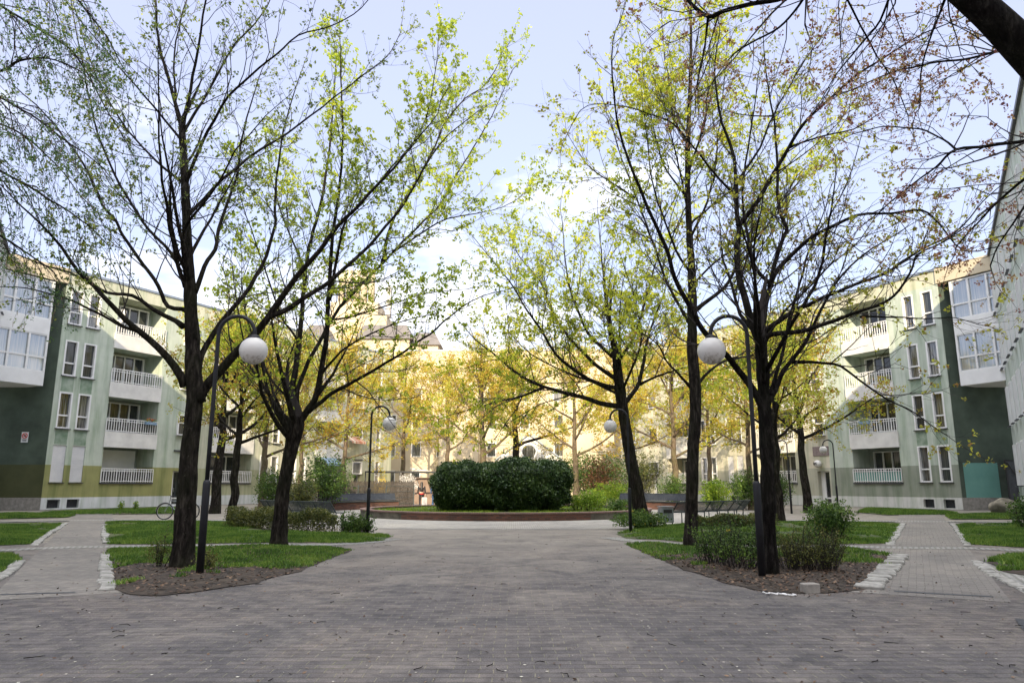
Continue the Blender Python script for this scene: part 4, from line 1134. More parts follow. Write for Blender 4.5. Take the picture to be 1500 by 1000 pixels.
traced_tree('dark many limbed maple right, growing behind the nearest right lamp post', 12.4,
 [(1129,846,24),(1126,785,22),(1124,700,20),(1122,640,19),(1120,600,19),(1118,560,18),(1116,520,18),(1114,492,17)],
 [(-0.15,13,3,[(1118,605),(1108,580),(1091,556),(1070,528),(1052,510),(1028,482),(1010,450),(989,405),(978,372),(966,339),(950,306),(930,256),(908,192),(899,130),(898,64),(911,29)]),
  (0.25,15,3,[(1114,500),(1100,468),(1091,435),(1079,390),(1082,345),(1080,310),(1076,234),(1058,180),(1046,111),(1052,50)]),
  (-0.3,9,3,[(1081,332),(1090,322),(1108,296),(1130,258),(1157,216),(1178,180),(1206,154),(1250,115),(1305,77),(1356,48),(1410,26)]),
  (0.35,11,2.5,[(1116,498),(1120,470),(1122,444),(1130,414),(1136,384),(1148,348),(1153,334),(1143,312),(1139,280),(1137,200),(1125,130),(1118,60)]),
  (-0.2,9,2.5,[(1128,420),(1142,392),(1175,360),(1206,338),(1254,315),(1308,313),(1350,308),(1378,329),(1414,369),(1468,361)]),
  (0.4,7,2.5,[(1128,415),(1112,398),(1100,375),(1094,336),(1089,300),(1092,240),(1105,160),(1112,100)]),
  (0.3,9,2,[(1120,486),(1154,462),(1184,447),(1222,428),(1273,409),(1305,396),(1350,364),(1388,348),(1420,319),(1450,285),(1490,255)]),
  (-0.3,10,2.5,[(1118,494),(1140,488),(1177,484),(1206,473),(1260,457),(1292,444),(1318,425),(1337,393),(1345,372),(1380,355),(1425,328)]),
  (0.1,4,1.4,[(1260,464),(1324,465),(1369,466),(1398,466),(1433,476)]),
  (0.3,10,2,[(1124,592),(1136,572),(1148,543),(1174,508),(1186,486),(1209,441),(1235,402),(1280,362),(1335,330)]),
  (-0.25,6,2,[(1160,530),(1205,532),(1234,537),(1273,566),(1305,588),(1340,605),(1388,637)]),
  (0.5,7,2,[(1128,580),(1138,546),(1151,495),(1157,462),(1172,414),(1184,369),(1199,339),(1214,318),(1240,270),(1262,200)]),
  (-0.5,5,1.5,[(1077,288),(1040,246),(1004,201),(980,177),(950,168),(908,154),(860,154),(838,182)]),
  (0.4,5,2,[(1077,272),(1112,216),(1133,168),(1154,132),(1172,99),(1200,60),(1232,15)]),
  (0.2,3,1,[(1133,170),(1088,168),(1049,156),(1010,135)]),
  (0.6,5,2,[(1116,520),(1140,470),(1175,430),(1220,385),(1260,350),(1300,290)]),
  (-0.6,4,1.5,[(1157,216),(1200,200),(1250,190),(1300,160),(1350,150)])],
 'leaf_t5', 'bark_dark', seed=17, dens=1.7, l2=1.6, leafy=0.36, k=8, crad=0.07, csize=0.055, extra=5)

# the overhanging tree at the right: a thick limb reaching in from outside
def limb_tree(label, base, segs, limbs, leaf, bark, seed, name='maple_tree', group=None, dens=1.0, l2=1.2, l3=0.45, leafy=0.8, k=7, crad=0.06, csize=0.045, trop=0.1, droop=0.0, catkins=False, wig=0.15):
    """segs: (Vector, radius) for the trunk, limbs: list of [(px,py,Y,w)...]"""
    rnd = random.Random(seed); rng = np.random.default_rng(seed)
    root = thing(name, label, 'tree', (base[0], base[1], 0), 0, group); off = Vector((base[0], base[1], 0))
    tk = MB(); lb = MB(); tw = MB(); cl = []
    s = smooth_poly([(p.x, p.y, p.z, r) for p, r in segs], 4)
    tk.tube([Vector(a[:3]) - off for a in s], [a[3] for a in s], 16); tk.build('trunk', M[bark], root, True)
    for lp in limbs:
        rows = smooth_poly([(*P(a[0], a[1], a[2]), a[3]*a[2]/FPX/2) for a in lp], 4)
        bp = [Vector(a[:3]) - off + mnoise.noise_vector(Vector(a[:3])*2)*0.03 for a in rows]; br = [a[3] for a in rows]
        lb.tube(bp, br, 7)
        twig_out(bp, br, rnd, tw, cl, dens, l2, l3, start=0.05, leafy=leafy, trop=trop, droop=droop, wig=wig)
    lb.build('limbs', M[bark], root, True); tw.build('twigs', M['twig'], root)
    arr = np.array([(c.x, c.y, c.z) for c in cl])
    quads_obj('crown', cluster_leaves(arr, rng, k, crad, csize), M[leaf], root)
    if catkins:
        pick = arr[rng.random(len(arr)) < catkins]; mb = MB()
        for c in pick:
            L = rng.uniform(0.05, 0.11); mb.tube([c, c + [0.004, 0, -L*0.5], c + [0.0, 0.003, -L]], [0.0035, 0.005, 0.003], 4)
        mb.build('catkins', M['catkin'], root)['kind'] = 'stuff'
    return root
Yt = 7.0
limb_tree('overhanging maple with red brown flowers whose thick limb crosses the top right corner', (8.6, 7.4),
 [(Vector((8.6, 7.4, -0.2)), 0.36), (Vector((8.5, 7.3, 1.5)), 0.30), (Vector((8.1, 7.2, 3.2)), 0.27), (P(1640, 215, 7.1), 0.22), (P(1560, 135, 7.05), 0.195), (P(1500, 72, 7.0), 0.18), (P(1450, 22, 7.0), 0.16), (P(1395, -25, 7.0), 0.14), (P(1330, -85, 7.1), 0.11), (P(1230, -140, 7.3), 0.08)],
 [[(1560,185,7.2,8),(1500,209,7.6,6),(1450,214,8.0,5),(1402,219,8.4,4.5),(1370,245,8.8,3),(1330,275,9.2,2.5),(1290,310,9.6,2)],
  [(1402,219,8.4,4),(1385,205,8.6,3),(1345,190,9,2.5),(1300,185,9.4,2),(1250,195,9.8,1.5)],
  [(1500,95,7.0,7),(1470,77,7.3,5),(1440,80,7.6,4),(1400,88,8.0,3.5),(1350,95,8.6,3),(1290,112,9.2,2.5),(1240,135,9.8,2)],
  [(1230,-130,7.2,12),(1190,-40,7.2,9),(1150,-4,7.2,8),(1100,5,7.3,7.5),(1060,18,7.4,7),(1038,25,7.5,7),(1015,8,7.6,6),(1000,-12,7.7,5)],
  [(1190,-30,7.2,6),(1170,8,7.3,4),(1140,40,7.5,3.5),(1100,62,7.8,3),(1070,85,8.1,2),(1040,130,8.4,1.5)],
  [(1230,-130,7.2,8),(1235,-20,7.6,4),(1262,40,8,3),(1285,80,8.4,2.5),(1310,120,8.8,2),(1330,170,9.2,1.5)],
  [(1330,-85,7.1,9),(1310,-20,7.5,5),(1290,30,7.9,3.5),(1255,70,8.4,3),(1225,110,8.8,2),(1200,150,9.2,1.5)],
  [(1560,220,7.3,6),(1500,262,7.8,4.5),(1455,300,8.2,3.5),(1430,330,8.6,2.5),(1400,360,9,2)],
  [(1560,225,7.3,6),(1510,285,7.8,4),(1475,340,8.4,2.5),(1450,390,9,2)],
  [(1395,-25,7.0,8),(1380,10,7.3,4),(1365,50,7.7,3),(1350,110,8.2,2.5),(1345,160,8.8,2)],
  [(1038,25,7.5,5),(1033,60,7.7,3),(1028,100,8.0,2.5),(1020,150,8.3,1.5)]],
 'flower_red', 'bark_dark', 19, group='maples in fresh leaf round the plaza', dens=2.6, l2=1.25, l3=0.4, leafy=0.75, k=10, crad=0.055, csize=0.036, trop=-0.02, wig=0.22)

limb_tree('birch with hanging twigs and catkins reaching in at the left edge', (-12.6, 12.0),
 [(Vector((-12.6, 12, -0.2)), 0.26), (Vector((-12.5, 12, 3)), 0.21), (Vector((-12.3, 12, 6)), 0.17), (Vector((-12.2, 12, 9)), 0.12), (Vector((-12.3, 12, 12)), 0.07)],
 [[(-330,200,12,9),(-200,130,11.8,6),(-80,110,11.6,5),(0,105,11.5,4.5),(30,90,11.5,4),(70,84,11.5,2.5),(110,100,11.5,2)],
  [(-330,260,12,9),(-180,220,12,6),(-60,230,12,5),(0,250,12,4),(70,290,12,3),(130,330,12,2)],
  [(-330,60,12,9),(-180,-20,12,6),(-60,-20,12,5),(0,8,12,4),(60,45,12,3.5),(110,80,12,3),(150,150,12,2),(180,200,12,1.5)],
  [(-330,180,12,7),(-150,120,11,5),(-40,130,11,4),(30,160,11,3),(90,200,11,2.5),(150,245,11,1.5)],
  [(-330,330,12,8),(-200,300,12.5,5),(-80,310,12.5,4),(-10,340,12.5,3.5),(40,370,12.5,2.5),(80,400,12.5,1.5)],
  [(-330,0,12,7),(-200,-90,11,5),(-80,-90,11,4),(20,-60,11,3.5),(90,-20,11,3),(140,30,11,2),(170,80,11,1.5)],
  [(-330,250,12,7),(-200,200,13,5),(-60,170,13,4),(20,190,13,3),(80,240,13,2),(120,290,13,1.5)]],
 'leaf_birch', 'bark', 23, name='birch_tree', group='birch trees', dens=2.6, l2=1.7, l3=0.6, leafy=1.0, k=7, crad=0.065, csize=0.042, trop=-0.08, droop=0.45, catkins=0.35)

# ---- background trees: own recursive crowns ------------------------
def grown_tree(label, px, Y, width_px, fork_py, top_py, spread_px, leaf, bark='bark_sunlit', seed=1, lean=0.0, nl=11, leafy=1.0, k=9, crad=0.17, csize=0.125, dens=1.7, name='maple_tree', l2=2.1, group='golden leafed trees behind the planter'):
    rnd = random.Random(seed); rng = np.random.default_rng(seed)
    b = P(px, 700, Y); root = thing(name, label, 'tree', (b.x, Y, 0), 0, group)
    fork = P(px, fork_py, Y).z; top = P(px, top_py, Y).z; r0 = width_px*Y/FPX/2; sp = spread_px*Y/FPX
    pts = [Vector((0, 0, -0.2))]; n = 12
    for i in range(1, n+1):
        z = fork*1.0*i/6 if i <= 6 else fork + (top-fork)*0.72*(i-6)/6
        pts.append(Vector((lean*z + rnd.gauss(0, 0.035), rnd.gauss(0, 0.035), z)))
    rad = [r0*(1.25 if i == 0 else (1-0.05*i) if i <= 6 else 0.7*(1-(i-6)/7.0)) for i in range(n+1)]
    sm = smooth_poly([(*p, r) for p, r in zip(pts, rad)], 3)
    mb = MB(); mb.tube([a[:3] for a in sm], [max(0.012, a[3]) for a in sm], 12); mb.build('trunk', M[bark], root, True)
    lb = MB(); tw = MB(); cl = []
    for i in range(nl):
        s = (i + rnd.random()*0.6)/nl
        z = fork*0.92 + (top-fork)*0.6*s
        k_ = min(n-1, 6 + int(6*max(0, (z-fork))/((top-fork)*0.72)))
        p0 = pts[k_].copy(); p0.z = z
        a = i*2.4 + rnd.uniform(-0.4, 0.4); up = 0.35 + 1.3*s
        ln = sp*(1.12 - 0.6*s)*rnd.uniform(0.8, 1.15)
        bp = grow_branch(p0, Vector((math.cos(a), math.sin(a), up)), ln, rnd, 0.09, 0.03, 9)
        rr = r0*0.42*(1-0.45*s); br = [rr*(1-0.09*q) for q in range(10)]
        lb.tube(bp, br, 6)
        twig_out(bp, br, rnd, tw, cl, dens, l2, 0.8, start=0.15, leafy=leafy, fine=False)
    twig_out([Vector(a[:3]) for a in sm[-12:]], [max(0.012, a[3]) for a in sm[-12:]], rnd, tw, cl, dens*1.3, l2, 0.8, leafy=leafy, fine=False)
    lb.build('limbs', M[bark], root, True); tw.build('twigs', M['twig'], root)
    arr = np.array([(c.x, c.y, c.z) for c in cl])
    quads_obj('crown', cluster_leaves(arr, rng, k, crad, csize), M[leaf], root)
    return root
BGT = [
 ('leafing tree with dark trunk before the left balconies', 318, 40, 15, 640, 420, 120, 'leaf_mixed', 'bark', 0.01),
 ('leafing tree with dark trunk beside the low olive hedge', 344, 30.5, 13, 640, 430, 90, 'leaf_mixed', 'bark', 0.0),
 ('golden tree with warm lit trunk before the left house, right of the dense green shrub', 386, 49, 11, 665, 430, 120, 'leaf_mixed', 'bark_sunlit', 0.0),
 ('golden tree rising over the reed fence', 502, 54, 9, 670, 445, 105, 'leaf_gold', 'bark_sunlit', 0.02),
 ('golden tree behind the left half of the dark evergreen', 708, 53, 12, 660, 470, 110, 'leaf_gold', 'bark_sunlit', -0.02),
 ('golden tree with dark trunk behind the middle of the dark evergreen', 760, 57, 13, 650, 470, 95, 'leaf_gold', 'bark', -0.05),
 ('golden tree with pale lit trunk right of the dark evergreen', 843, 51, 10, 665, 450, 105, 'leaf_gold', 'bark_sunlit', 0.0),
 ('golden tree with pale trunk before the right house, behind the right brick bench', 989, 50, 11, 665, 420, 110, 'leaf_gold', 'bark_sunlit', 0.0),
 ('tree with pale lit trunk between two round green shrubs on the right', 1098, 46, 10, 660, 430, 100, 'leaf_gold', 'bark_sunlit', 0.0),
 ('leafing tree close behind the dark right trunk', 1140, 31, 12, 640, 440, 90, 'leaf_mixed', 'bark', 0.0),
 ('leafing tree with brown trunk before the right house door', 1180, 41, 13, 640, 420, 120, 'leaf_mixed', 'bark', -0.03),
 ('slim golden tree far back left of the planter', 590, 74, 8, 650, 480, 80, 'leaf_gold', 'bark_sunlit', 0.0),
 ('slim golden tree far back between the planter trees', 655, 70, 8, 655, 485, 85, 'leaf_gold', 'bark_sunlit', 0.0),
 ('slim tree far back behind the leaning maple', 925, 66, 8, 655, 460, 80, 'leaf_gold', 'bark_sunlit', 0.0),
 ('slim tree at the foot of the right house near the lit balconies', 1040, 60, 8, 650, 450, 85, 'leaf_mixed', 'bark_sunlit', 0.0),
 ('slim leafing tree before the far left balconies', 440, 62, 8, 655, 440, 80, 'leaf_mixed', 'bark_sunlit', 0.0),
]
for i, (lb_, px, Y, w, fk, tp, spx, lf, bk, ln) in enumerate(BGT):
    sc = 0.55 + 0.45*Y/50
    grown_tree(lb_, px, Y, w, fk, tp, spx, lf, bk, 100+i, ln, crad=0.18*sc, csize=0.115*sc, leafy=0.84)

# ------------------------------------------------------------------ buildings
def wall_with_holes(mb, x0, x1, z0, z1, holes, depth=0.22, y=0.0):
    xs = sorted(set([x0, x1] + [h[0] for h in holes] + [h[1] for h in holes])); zs = sorted(set([z0, z1] + [h[2] for h in holes] + [h[3] for h in holes]))
    xs = [v for v in xs if x0 <= v <= x1]; zs = [v for v in zs if z0 <= v <= z1]
    for i in range(len(xs)-1):
        for j in range(len(zs)-1):
            cx, cz = (xs[i]+xs[i+1])/2, (zs[j]+zs[j+1])/2
            if any(h[0] < cx < h[1] and h[2] < cz < h[3] for h in holes): continue
            mb.quad((xs[i], y, zs[j]), (xs[i+1], y, zs[j]), (xs[i+1], y, zs[j+1]), (xs[i], y, zs[j+1]))
    for h in holes:
        a, b, c, d = h[:4]; dp = h[4] if len(h) > 4 else depth
        mb.quad((a, y, c), (a, y, d), (a, y+dp, d), (a, y+dp, c)); mb.quad((b, y, d), (b, y, c), (b, y+dp, c), (b, y+dp, d))
        mb.quad((a, y, d), (b, y, d), (b, y+dp, d), (a, y+dp, d)); mb.quad((b, y, c), (a, y, c), (a, y+dp, c), (b, y+dp, c))
def frame_window(root, x0, x1, z0, z1, y=0.12, transom=None, mullions=(), t=0.075, glass='glass', sill=True, proud=0.02):
    """white frame ring round the opening with pane behind"""
    m = MB(); e = 0.002
    m.box(x0-proud, x0+t, y-0.14, y+0.05, z0, z1); m.box(x1-t, x1+proud, y-0.14, y+0.05, z0, z1)
    m.box(x0+t+e, x1-t-e, y-0.139, y+0.049, z0, z0+t); m.box(x0+t+e, x1-t-e, y-0.139, y+0.049, z1-t, z1)
    if transom: m.box(x0+t+e, x1-t-e, y-0.06, y+0.04, transom-0.045, transom+0.045)
    for q in mullions:
        segs = [(z0+t+e, transom-0.047), (transom+0.047, z1-t-e)] if transom else [(z0+t+e, z1-t-e)]
        for a, b in segs: m.box(q-0.045, q+0.045, y-0.06, y+0.04, a, b)
    w = m.build('window', M['white'], root)
    g = MB(); g.quad((x0+0.01, y+0.02, z0+0.01), (x1-0.01, y+0.02, z0+0.01), (x1-0.01, y+0.02, z1-0.01), (x0+0.01, y+0.02, z1-0.01)); g.build('pane', M[glass], w)
    if sill:
        s = MB(); s.box(x0-0.08, x1+0.08, y-0.24, y-0.141, z0-0.06, z0-0.012); s.build('sill', M['sill'], w)
    return w
def railing(root, x0, x1, z0, z1, y=-0.06, mat='white', sheet=None):
    m = MB(); x0, x1 = min(x0, x1), max(x0, x1)
    m.box(x0, x1, y-0.03, y+0.03, z1-0.05, z1); m.box(x0, x1, y-0.025, y+0.025, z1-0.2, z1-0.165); m.box(x0, x1, y-0.025, y+0.025, z0+0.06, z0+0.1)
    n = int((x1-x0)/0.18)
    for i in range(n+1):
        x = x0 + (x1-x0)*i/n; w = 0.038 if i % 6 else 0.06
        m.box(x-w/2, x+w/2, y-0.018, y+0.018, z0+0.002, z1-0.052)
    r = m.build('railing', M[mat], root)
    if sheet:
        s = MB(); s.box(x0+0.05, x1-0.05, y+0.045, y+0.055, z0+0.08, z1-0.22); s.build('privacy_screen', M[sheet], r)
    return r
FLO = [1.66, 4.99, 8.33, 11.66]
def house(name, label, origin, ang, s, length, mat, pairs, loggias, doors, shutters=(), singles=(), H=15.1, depth=11.0, screens={}):
    """s=+1: local x runs away from the viewer (left house); s=-1: right house"""
    root = thing(name, label, 'apartment building', (origin[0], origin[1], 0), ang)
    holes = []; X = lambda t: s*t
    def rng_(a, b): return (min(X(a), X(b)), max(X(a), X(b)))
    wins = []
    for fl, z in enumerate(FLO):
        for a, b in pairs: wins.append((*rng_(a, b), z, z+2.28, fl, (a, b)))
        for a, b in singles: wins.append((*rng_(a, b), z+0.7 if fl else z+0.9, z+2.1, fl, (a, b)))
    for w in wins: holes.append((w[0], w[1], w[2], w[3], 0.16))
    for a, b in loggias:
        for fl in range(4):
            z = FLO[fl]-0.02; zt = (FLO[fl]+2.35) if fl < 3 else 14.25
            holes.append((*rng_(a, b), z, zt, 1.7))
    for a, b in doors: holes.append((*rng_(a, b), 0.0, 2.5, 0.45))
    for a, b in pairs[:6]: holes.append((*rng_(a+0.02, b-0.02), 0.08, 0.60, 0.25))
    m = MB(); lo, hi = rng_(0, length)
    wall_with_holes(m, lo, hi, 0.0, H, holes)
    m.quad((lo, depth, 0), (lo, 0, 0), (lo, 0, H), (lo, depth, H)); m.quad((hi, 0, 0), (hi, depth, 0), (hi, depth, H), (hi, 0, H))
    m.quad((hi, depth, 0), (lo, depth, 0), (lo, depth, H), (hi, depth, H))
    m.build('wall', mat, root)
    r = MB(); r.box(lo-0.02, hi+0.02, -0.06, depth+0.02, H+0.003, H+0.16); r.build('roof_edge', M['cap'], root)
    r = MB(); r.box(lo+1.0, hi-1.0, 3.5, depth-3, H+0.165, H+0.5); r.build('roof', M['roof_brown'], root)
    for a, b in pairs[:2]:
        x0, x1 = rng_(a, b)
        for fl in (0, 1):
            sp_ = MB(); sp_.quad((x0+0.02, -0.004, FLO[fl]+2.34), (x1-0.02, -0.004, FLO[fl]+2.34), (x1-0.02, -0.004, FLO[fl+1]-0.07), (x0+0.02, -0.004, FLO[fl+1]-0.07)); sp_.build('spandrel', M['spandrel'], root)
    for w in wins:
        if any(abs(w[5][0]-q[0]) < 0.01 and w[4] == q[1] for q in shutters):
            b = MB(); b.quad((w[0], 0.05, w[2]), (w[1], 0.05, w[2]), (w[1], 0.05, w[3]), (w[0], 0.05, w[3]), ((w[0], w[2]), (w[1], w[2]), (w[1], w[3]), (w[0], w[3])))
            o = b.build('roller_shutter', M['shutter'], root)
            b = MB(); b.box(w[0]-0.06, w[1]+0.06, -0.1, -0.002, w[2]-0.06, w[2]-0.01); b.build('sill', M['sill'], o); continue
        tz = w[2] + (w[3]-w[2])*0.36 if w[3]-w[2] > 2 else None
        frame_window(root, w[0], w[1], w[2], w[3], 0.12, tz, t=0.085, glass='glass' if (w[4]+int(w[0]*3)) % 3 else 'glass_dark')
    for li, (a, b) in enumerate(loggias):
        x0, x1 = rng_(a, b)
        for fl in range(4):
            z = FLO[fl]-0.02; zt = (FLO[fl]+2.35) if fl < 3 else 14.25
            lg = MB(); lg.quad((x0, 1.7, z), (x1, 1.7, z), (x1, 1.7, zt), (x0, 1.7, zt)); back = lg.build('loggia_back', M['loggia'], root)
            n = 4; wx0, wx1 = x0+0.5, x1-0.35
            if not (s == 1 and li == 0 and fl == 0):
                frame_window(root, wx0, wx1, z+0.12, zt-0.2, 1.62, None, [wx0+(wx1-wx0)*q/n for q in (1, 2, 3)], 0.07, 'glass_dark', False, 0.0)
            else:
                sh = MB(); sh.box(wx0, wx1, 1.5, 1.6, z+0.1, zt-0.15); sh.build('white_shutter', M['white'], root)
            pb = MB()
            if fl: pb.box(x0-0.07, x1+0.07, -0.10, -0.004, FLO[fl]-1.02, FLO[fl]); pb.build('balcony_front', M['balcony_white'], root)
            else: pb.box(x0-0.07, x1+0.07, -0.09, -0.004, FLO[fl]-0.10, FLO[fl]-0.01); pb.build('sill', M['sill'], root)
            railing(root, x0-0.02, x1+0.02, FLO[fl]+0.004, FLO[fl]+0.93, -0.06, sheet=screens.get((li, fl)))
    for a, b in doors:
        x0, x1 = rng_(a, b); d = MB()
        d.box(x0, x0+0.38, 0.36, 0.43, 0.0, 2.5); d.box(x1-0.07, x1, 0.36, 0.43, 0.0, 2.5); d.box(x0+0.382, x1-0.072, 0.361, 0.429, 2.42, 2.5); d.box(x0+0.382, x1-0.072, 0.361, 0.429, 0.0, 0.12); d.box(x0+0.382, x1-0.072, 0.361, 0.429, 0.5, 0.6)
        o = d.build('door', M['white'], root); g = MB(); g.quad((x0, 0.41, 0), (x1, 0.41, 0), (x1, 0.41, 2.5), (x0, 0.41, 2.5)); g.build('pane', M['glass_dark'], o)
        g = MB(); g.tube([(x0+0.46, 0.33, 1.0), (x0+0.46, 0.33, 1.3)], 0.015, 6); g.build('handle', M['chrome'], o)
        if s == 1:
            h = MB(); h.box(x0-0.1, x1+0.1, -0.12, -0.004, 3.9, 4.0); h.build('canopy', M['sill'], root)
    for a, b in pairs[:6]:
        x0, x1 = rng_(a+0.02, b-0.02); g = MB(); g.quad((x0, 0.22, 0.08), (x1, 0.22, 0.08), (x1, 0.22, 0.6), (x0, 0.22, 0.6))
        q = g.build('cellar_grille', M['grille'], root)
    return root
A26 = R(26)
LC = (-28.7, 45.55); RC = (27.44, 45.55)
LP_ = [(0.35, 1.2), (1.6, 2.45), (17.7, 18.55), (18.95, 19.8), (21.2, 22.05), (22.45, 23.3), (33.5, 34.3)]
left = house('apartment_building', 'long green and cream apartment house on the left with loggias and white railings', LC, math.atan2(math.cos(A26), math.sin(A26)), 1, 36.3, M['facade_left'], LP_,
      [(3.7, 7.57), (12.6, 16.75), (24.4, 28.2)], [(9.28, 10.3), (30.2, 31.2)], shutters=[(0.35, 0), (1.6, 0)], singles=[(29.9, 31.4)], screens={(0, 1): 'interior', (0, 0): 'interior'})
RP_ = [(0.45, 1.22), (1.8, 2.57), (18.35, 19.1), (19.5, 20.25), (21.6, 22.4), (22.8, 23.6), (33.5, 34.3)]
right = house('apartment_building', 'long green and cream apartment house on the right with a street door and white railings', RC, math.atan2(-math.cos(A26), math.sin(A26)), -1, 36.3, M['facade_right'], RP_,
      [(3.87, 7.55), (12.75, 16.9), (24.6, 28.4)], [(9.68, 10.75), (30.2, 31.2)], shutters=[(18.35, 0), (19.5, 0)], singles=[(29.9, 31.4)], screens={(0, 0): 'teal'})
# single stair windows over the doors
for rt, s, a, b in ((left, 1, 9.25, 10.35), (right, -1, 9.7, 10.7)):
    for fl in (1, 2, 3):
        x0, x1 = min(s*a, s*b), max(s*a, s*b); z = FLO[fl]+0.1
        frame_window(rt, x0, x1, z, z+1.5, -0.03, z+0.9, glass='glass_dark')
# plaque and round house number by the right door (parts of the house)
m = MB(); m.box(-11.0, -9.55, -0.05, -0.003, 3.62, 4.3); m.build('plaque', M['plaque'], right)
m = MB(); m.lathe([(0.001, -0.27), (0.12, -0.25), (0.22, -0.17), (0.27, -0.06), (0.27, 0.06), (0.22, 0.17), (0.12, 0.25), (0.001, 0.27)], 20)
gl = m.build('number_lamp', M['opal'], right, True, (-10.4, -0.30, 3.03))
m = MB(); m.box(-0.05, 0.05, 0.24, 0.32, -0.05, 0.05); m.build('bracket', M['sill'], gl)
def text(name, s, size, mat, parent, loc, rot, ext=0.004):
    c = bpy.data.curves.new(name, 'FONT'); c.body = s; c.size = size; c.extrude = ext; c.align_x = 'CENTER'; c.align_y = 'CENTER'; c.materials.append(mat)
    tmp = bpy.data.objects.new('tmp', c); COL.objects.link(tmp); bpy.context.view_layer.update()
    me = bpy.data.meshes.new_from_object(tmp.evaluated_get(bpy.context.evaluated_depsgraph_get()))
    me.materials.clear(); me.materials.append(mat); bpy.data.objects.remove(tmp)
    o = bpy.data.objects.new(name, me); COL.objects.link(o); o.parent = parent; o.location = loc; o.rotation_euler = rot
    return o
text('house_number', '84', 0.30, M['ink'], gl, (0, -0.275, 0), (R(90), 0, 0), 0.02)

# corner: frontal recess walls, projecting bays, wings
def corner(s, C, dname):
    """s=+1 right, -1 left; C the facade corner"""
    root = thing('corner_building', dname, 'building', (C[0], C[1], 0))
    w = 5.4; m = MB(); y = 0.02
    xa, xb = (0.0, s*w)
    m.quad((min(xa, xb), y, 0.0), (max(xa, xb), y, 0.0), (max(xa, xb), y, 15.1), (min(xa, xb), y, 15.1)); 
    m.box(min(xa, xb), max(xa, xb), y+0.05, 6.0, 0.0, 15.1)
    m.build('wall', M['recess'], root)
    pm = MB(); pm.box(s*0.03, s*w, y-0.045, y-0.004, 0.0, 0.73); pm.build('plinth', M['concrete'], root)
    d = Vector((s*math.sin(A26), -math.cos(A26), 0)); inn = Vector((s*math.cos(A26), math.sin(A26), 0))
    def Q(t, q, z): p = d*t + inn*q; return (p.x, p.y + 0.0, z)
    t0, t1 = 0.75, 4.2
    def slab(mb, a, b, qa, qb, za, zb):
        v = [Q(a, qa, za), Q(b, qa, za), Q(b, qb, za), Q(a, qb, za), Q(a, qa, zb), Q(b, qa, zb), Q(b, qb, zb), Q(a, qb, zb)]; i = len(mb.v); mb.v += v
        for f in ((3,2,1,0),(4,5,6,7),(0,1,5,4),(1,2,6,5),(2,3,7,6),(3,0,4,7)): mb.f.append(tuple(i+k for k in f)); mb.mi.append(mb.cur)
    # bay body in three white bands leaving the glazing rows open
    b = MB(); slab(b, t0, t1, 0.0, 3.2, 7.5, 8.35); b.build('bay_front', M['white'], root)
    b = MB(); slab(b, t0, t1, 0.0, 3.2, 10.7, 11.65); b.build('bay_front', M['white'], root)
    b = MB(); slab(b, t0-0.15, t1+0.1, 0.10, 3.2, 14.15, 14.22); b.build('bay_top', M['sill'], root)
    b = MB(); slab(b, -0.05, t1+0.3, -0.08, 3.4, 14.23, 15.2); b.build('fascia', M['cream'], root)
    for za, zb in ((8.352, 10.698), (11.652, 14.148)):
        f = MB(); slab(f, t0, t0+0.12, 0.0, 0.16, za, zb)
        n = 3; e = (t1-t0)/n
        for k in range(1, n+1): slab(f, t0+e*k-0.06, t0+e*k+0.06, 0.01, 0.14, za, zb)
        zt = za + (zb-za)*0.38
        for k in range(n):
            a0, a1 = t0+e*k+(0.122 if k == 0 else 0.062), t0+e*(k+1)-0.062
            slab(f, a0, a1, 0.02, 0.13, zt-0.05, zt+0.05); slab(f, a0, a1, 0.02, 0.13, za, za+0.08); slab(f, a0, a1, 0.02, 0.13, zb-0.08, zb)
        wn_ = f.build('window', M['white'], root)
        g = MB(); g.quad(Q(t0+0.01, 0.1, za), Q(t1-0.01, 0.1, za), Q(t1-0.01, 0.1, zb), Q(t0+0.01, 0.1, zb)); g.build('pane', M['glass_bay'], wn_)
        g = MB(); slab(g, t0+0.02, t0+0.10, 0.162, 3.0, za, zb); g.build('side_wall', M['white'], root)
    if s == 1:
        t = MB(); t.box(0.30, 2.42, y-0.02, y-0.005, 0.731, 2.82); t.build('teal_panel', M['teal'], root)
        v = MB(); v.box(1.15, 1.6, y-0.02, y-0.004, 4.4, 4.75); v.build('vent', M['recess'], root)
    else:
        t = MB(); t.box(-w, -0.03, y-0.012, y-0.004, 0.731, 2.72); t.build('olive_band', mottled('olive_paint', (0.055, 0.062, 0.022), (0.085, 0.09, 0.035), 0.8), root)
    return root
cr_ = corner(1, RC, 'dark green corner block with a teal painted panel and a white glazed bay above'); cl_ = corner(-1, LC, 'dark green corner block with olive band and the red ringed notice under a white bay')

def gate(label, x0, x1, y, h):
    g = thing('passage_gate', label, 'gate', (x0, y, 0)); w = x1-x0
    m = MB(); m.box(0, 0.08, -0.04, 0.04, 0, h); m.box(w-0.08, w, -0.04, 0.04, 0, h); m.box(0.082, w-0.082, -0.038, 0.038, h-0.09, h-0.01); m.box(0.082, w-0.082, -0.038, 0.038, 0.1, 0.18)
    m.tube([(0.1, -0.05, h-0.15), (w-0.12, -0.05, 0.25)], 0.025, 6); m.tube([(0.1, -0.09, 0.25), (w-0.12, -0.09, h-0.15)], 0.025, 6)
    m.build('frame', M['gate_metal'], g)
    b = MB(); b.box(0.082, w-0.082, -0.01, 0.01, 0.182, h-0.092); b.build('panel', M['sill'], g)
    b = MB(); b.box(w-0.2, w-0.14, -0.13, -0.1, 1.0, 1.16); b.build('handle', M['chrome'], g)
gate('tall dark metal gate between the teal panel and the right wing', 29.95, 31.7, 45.0, 3.0)
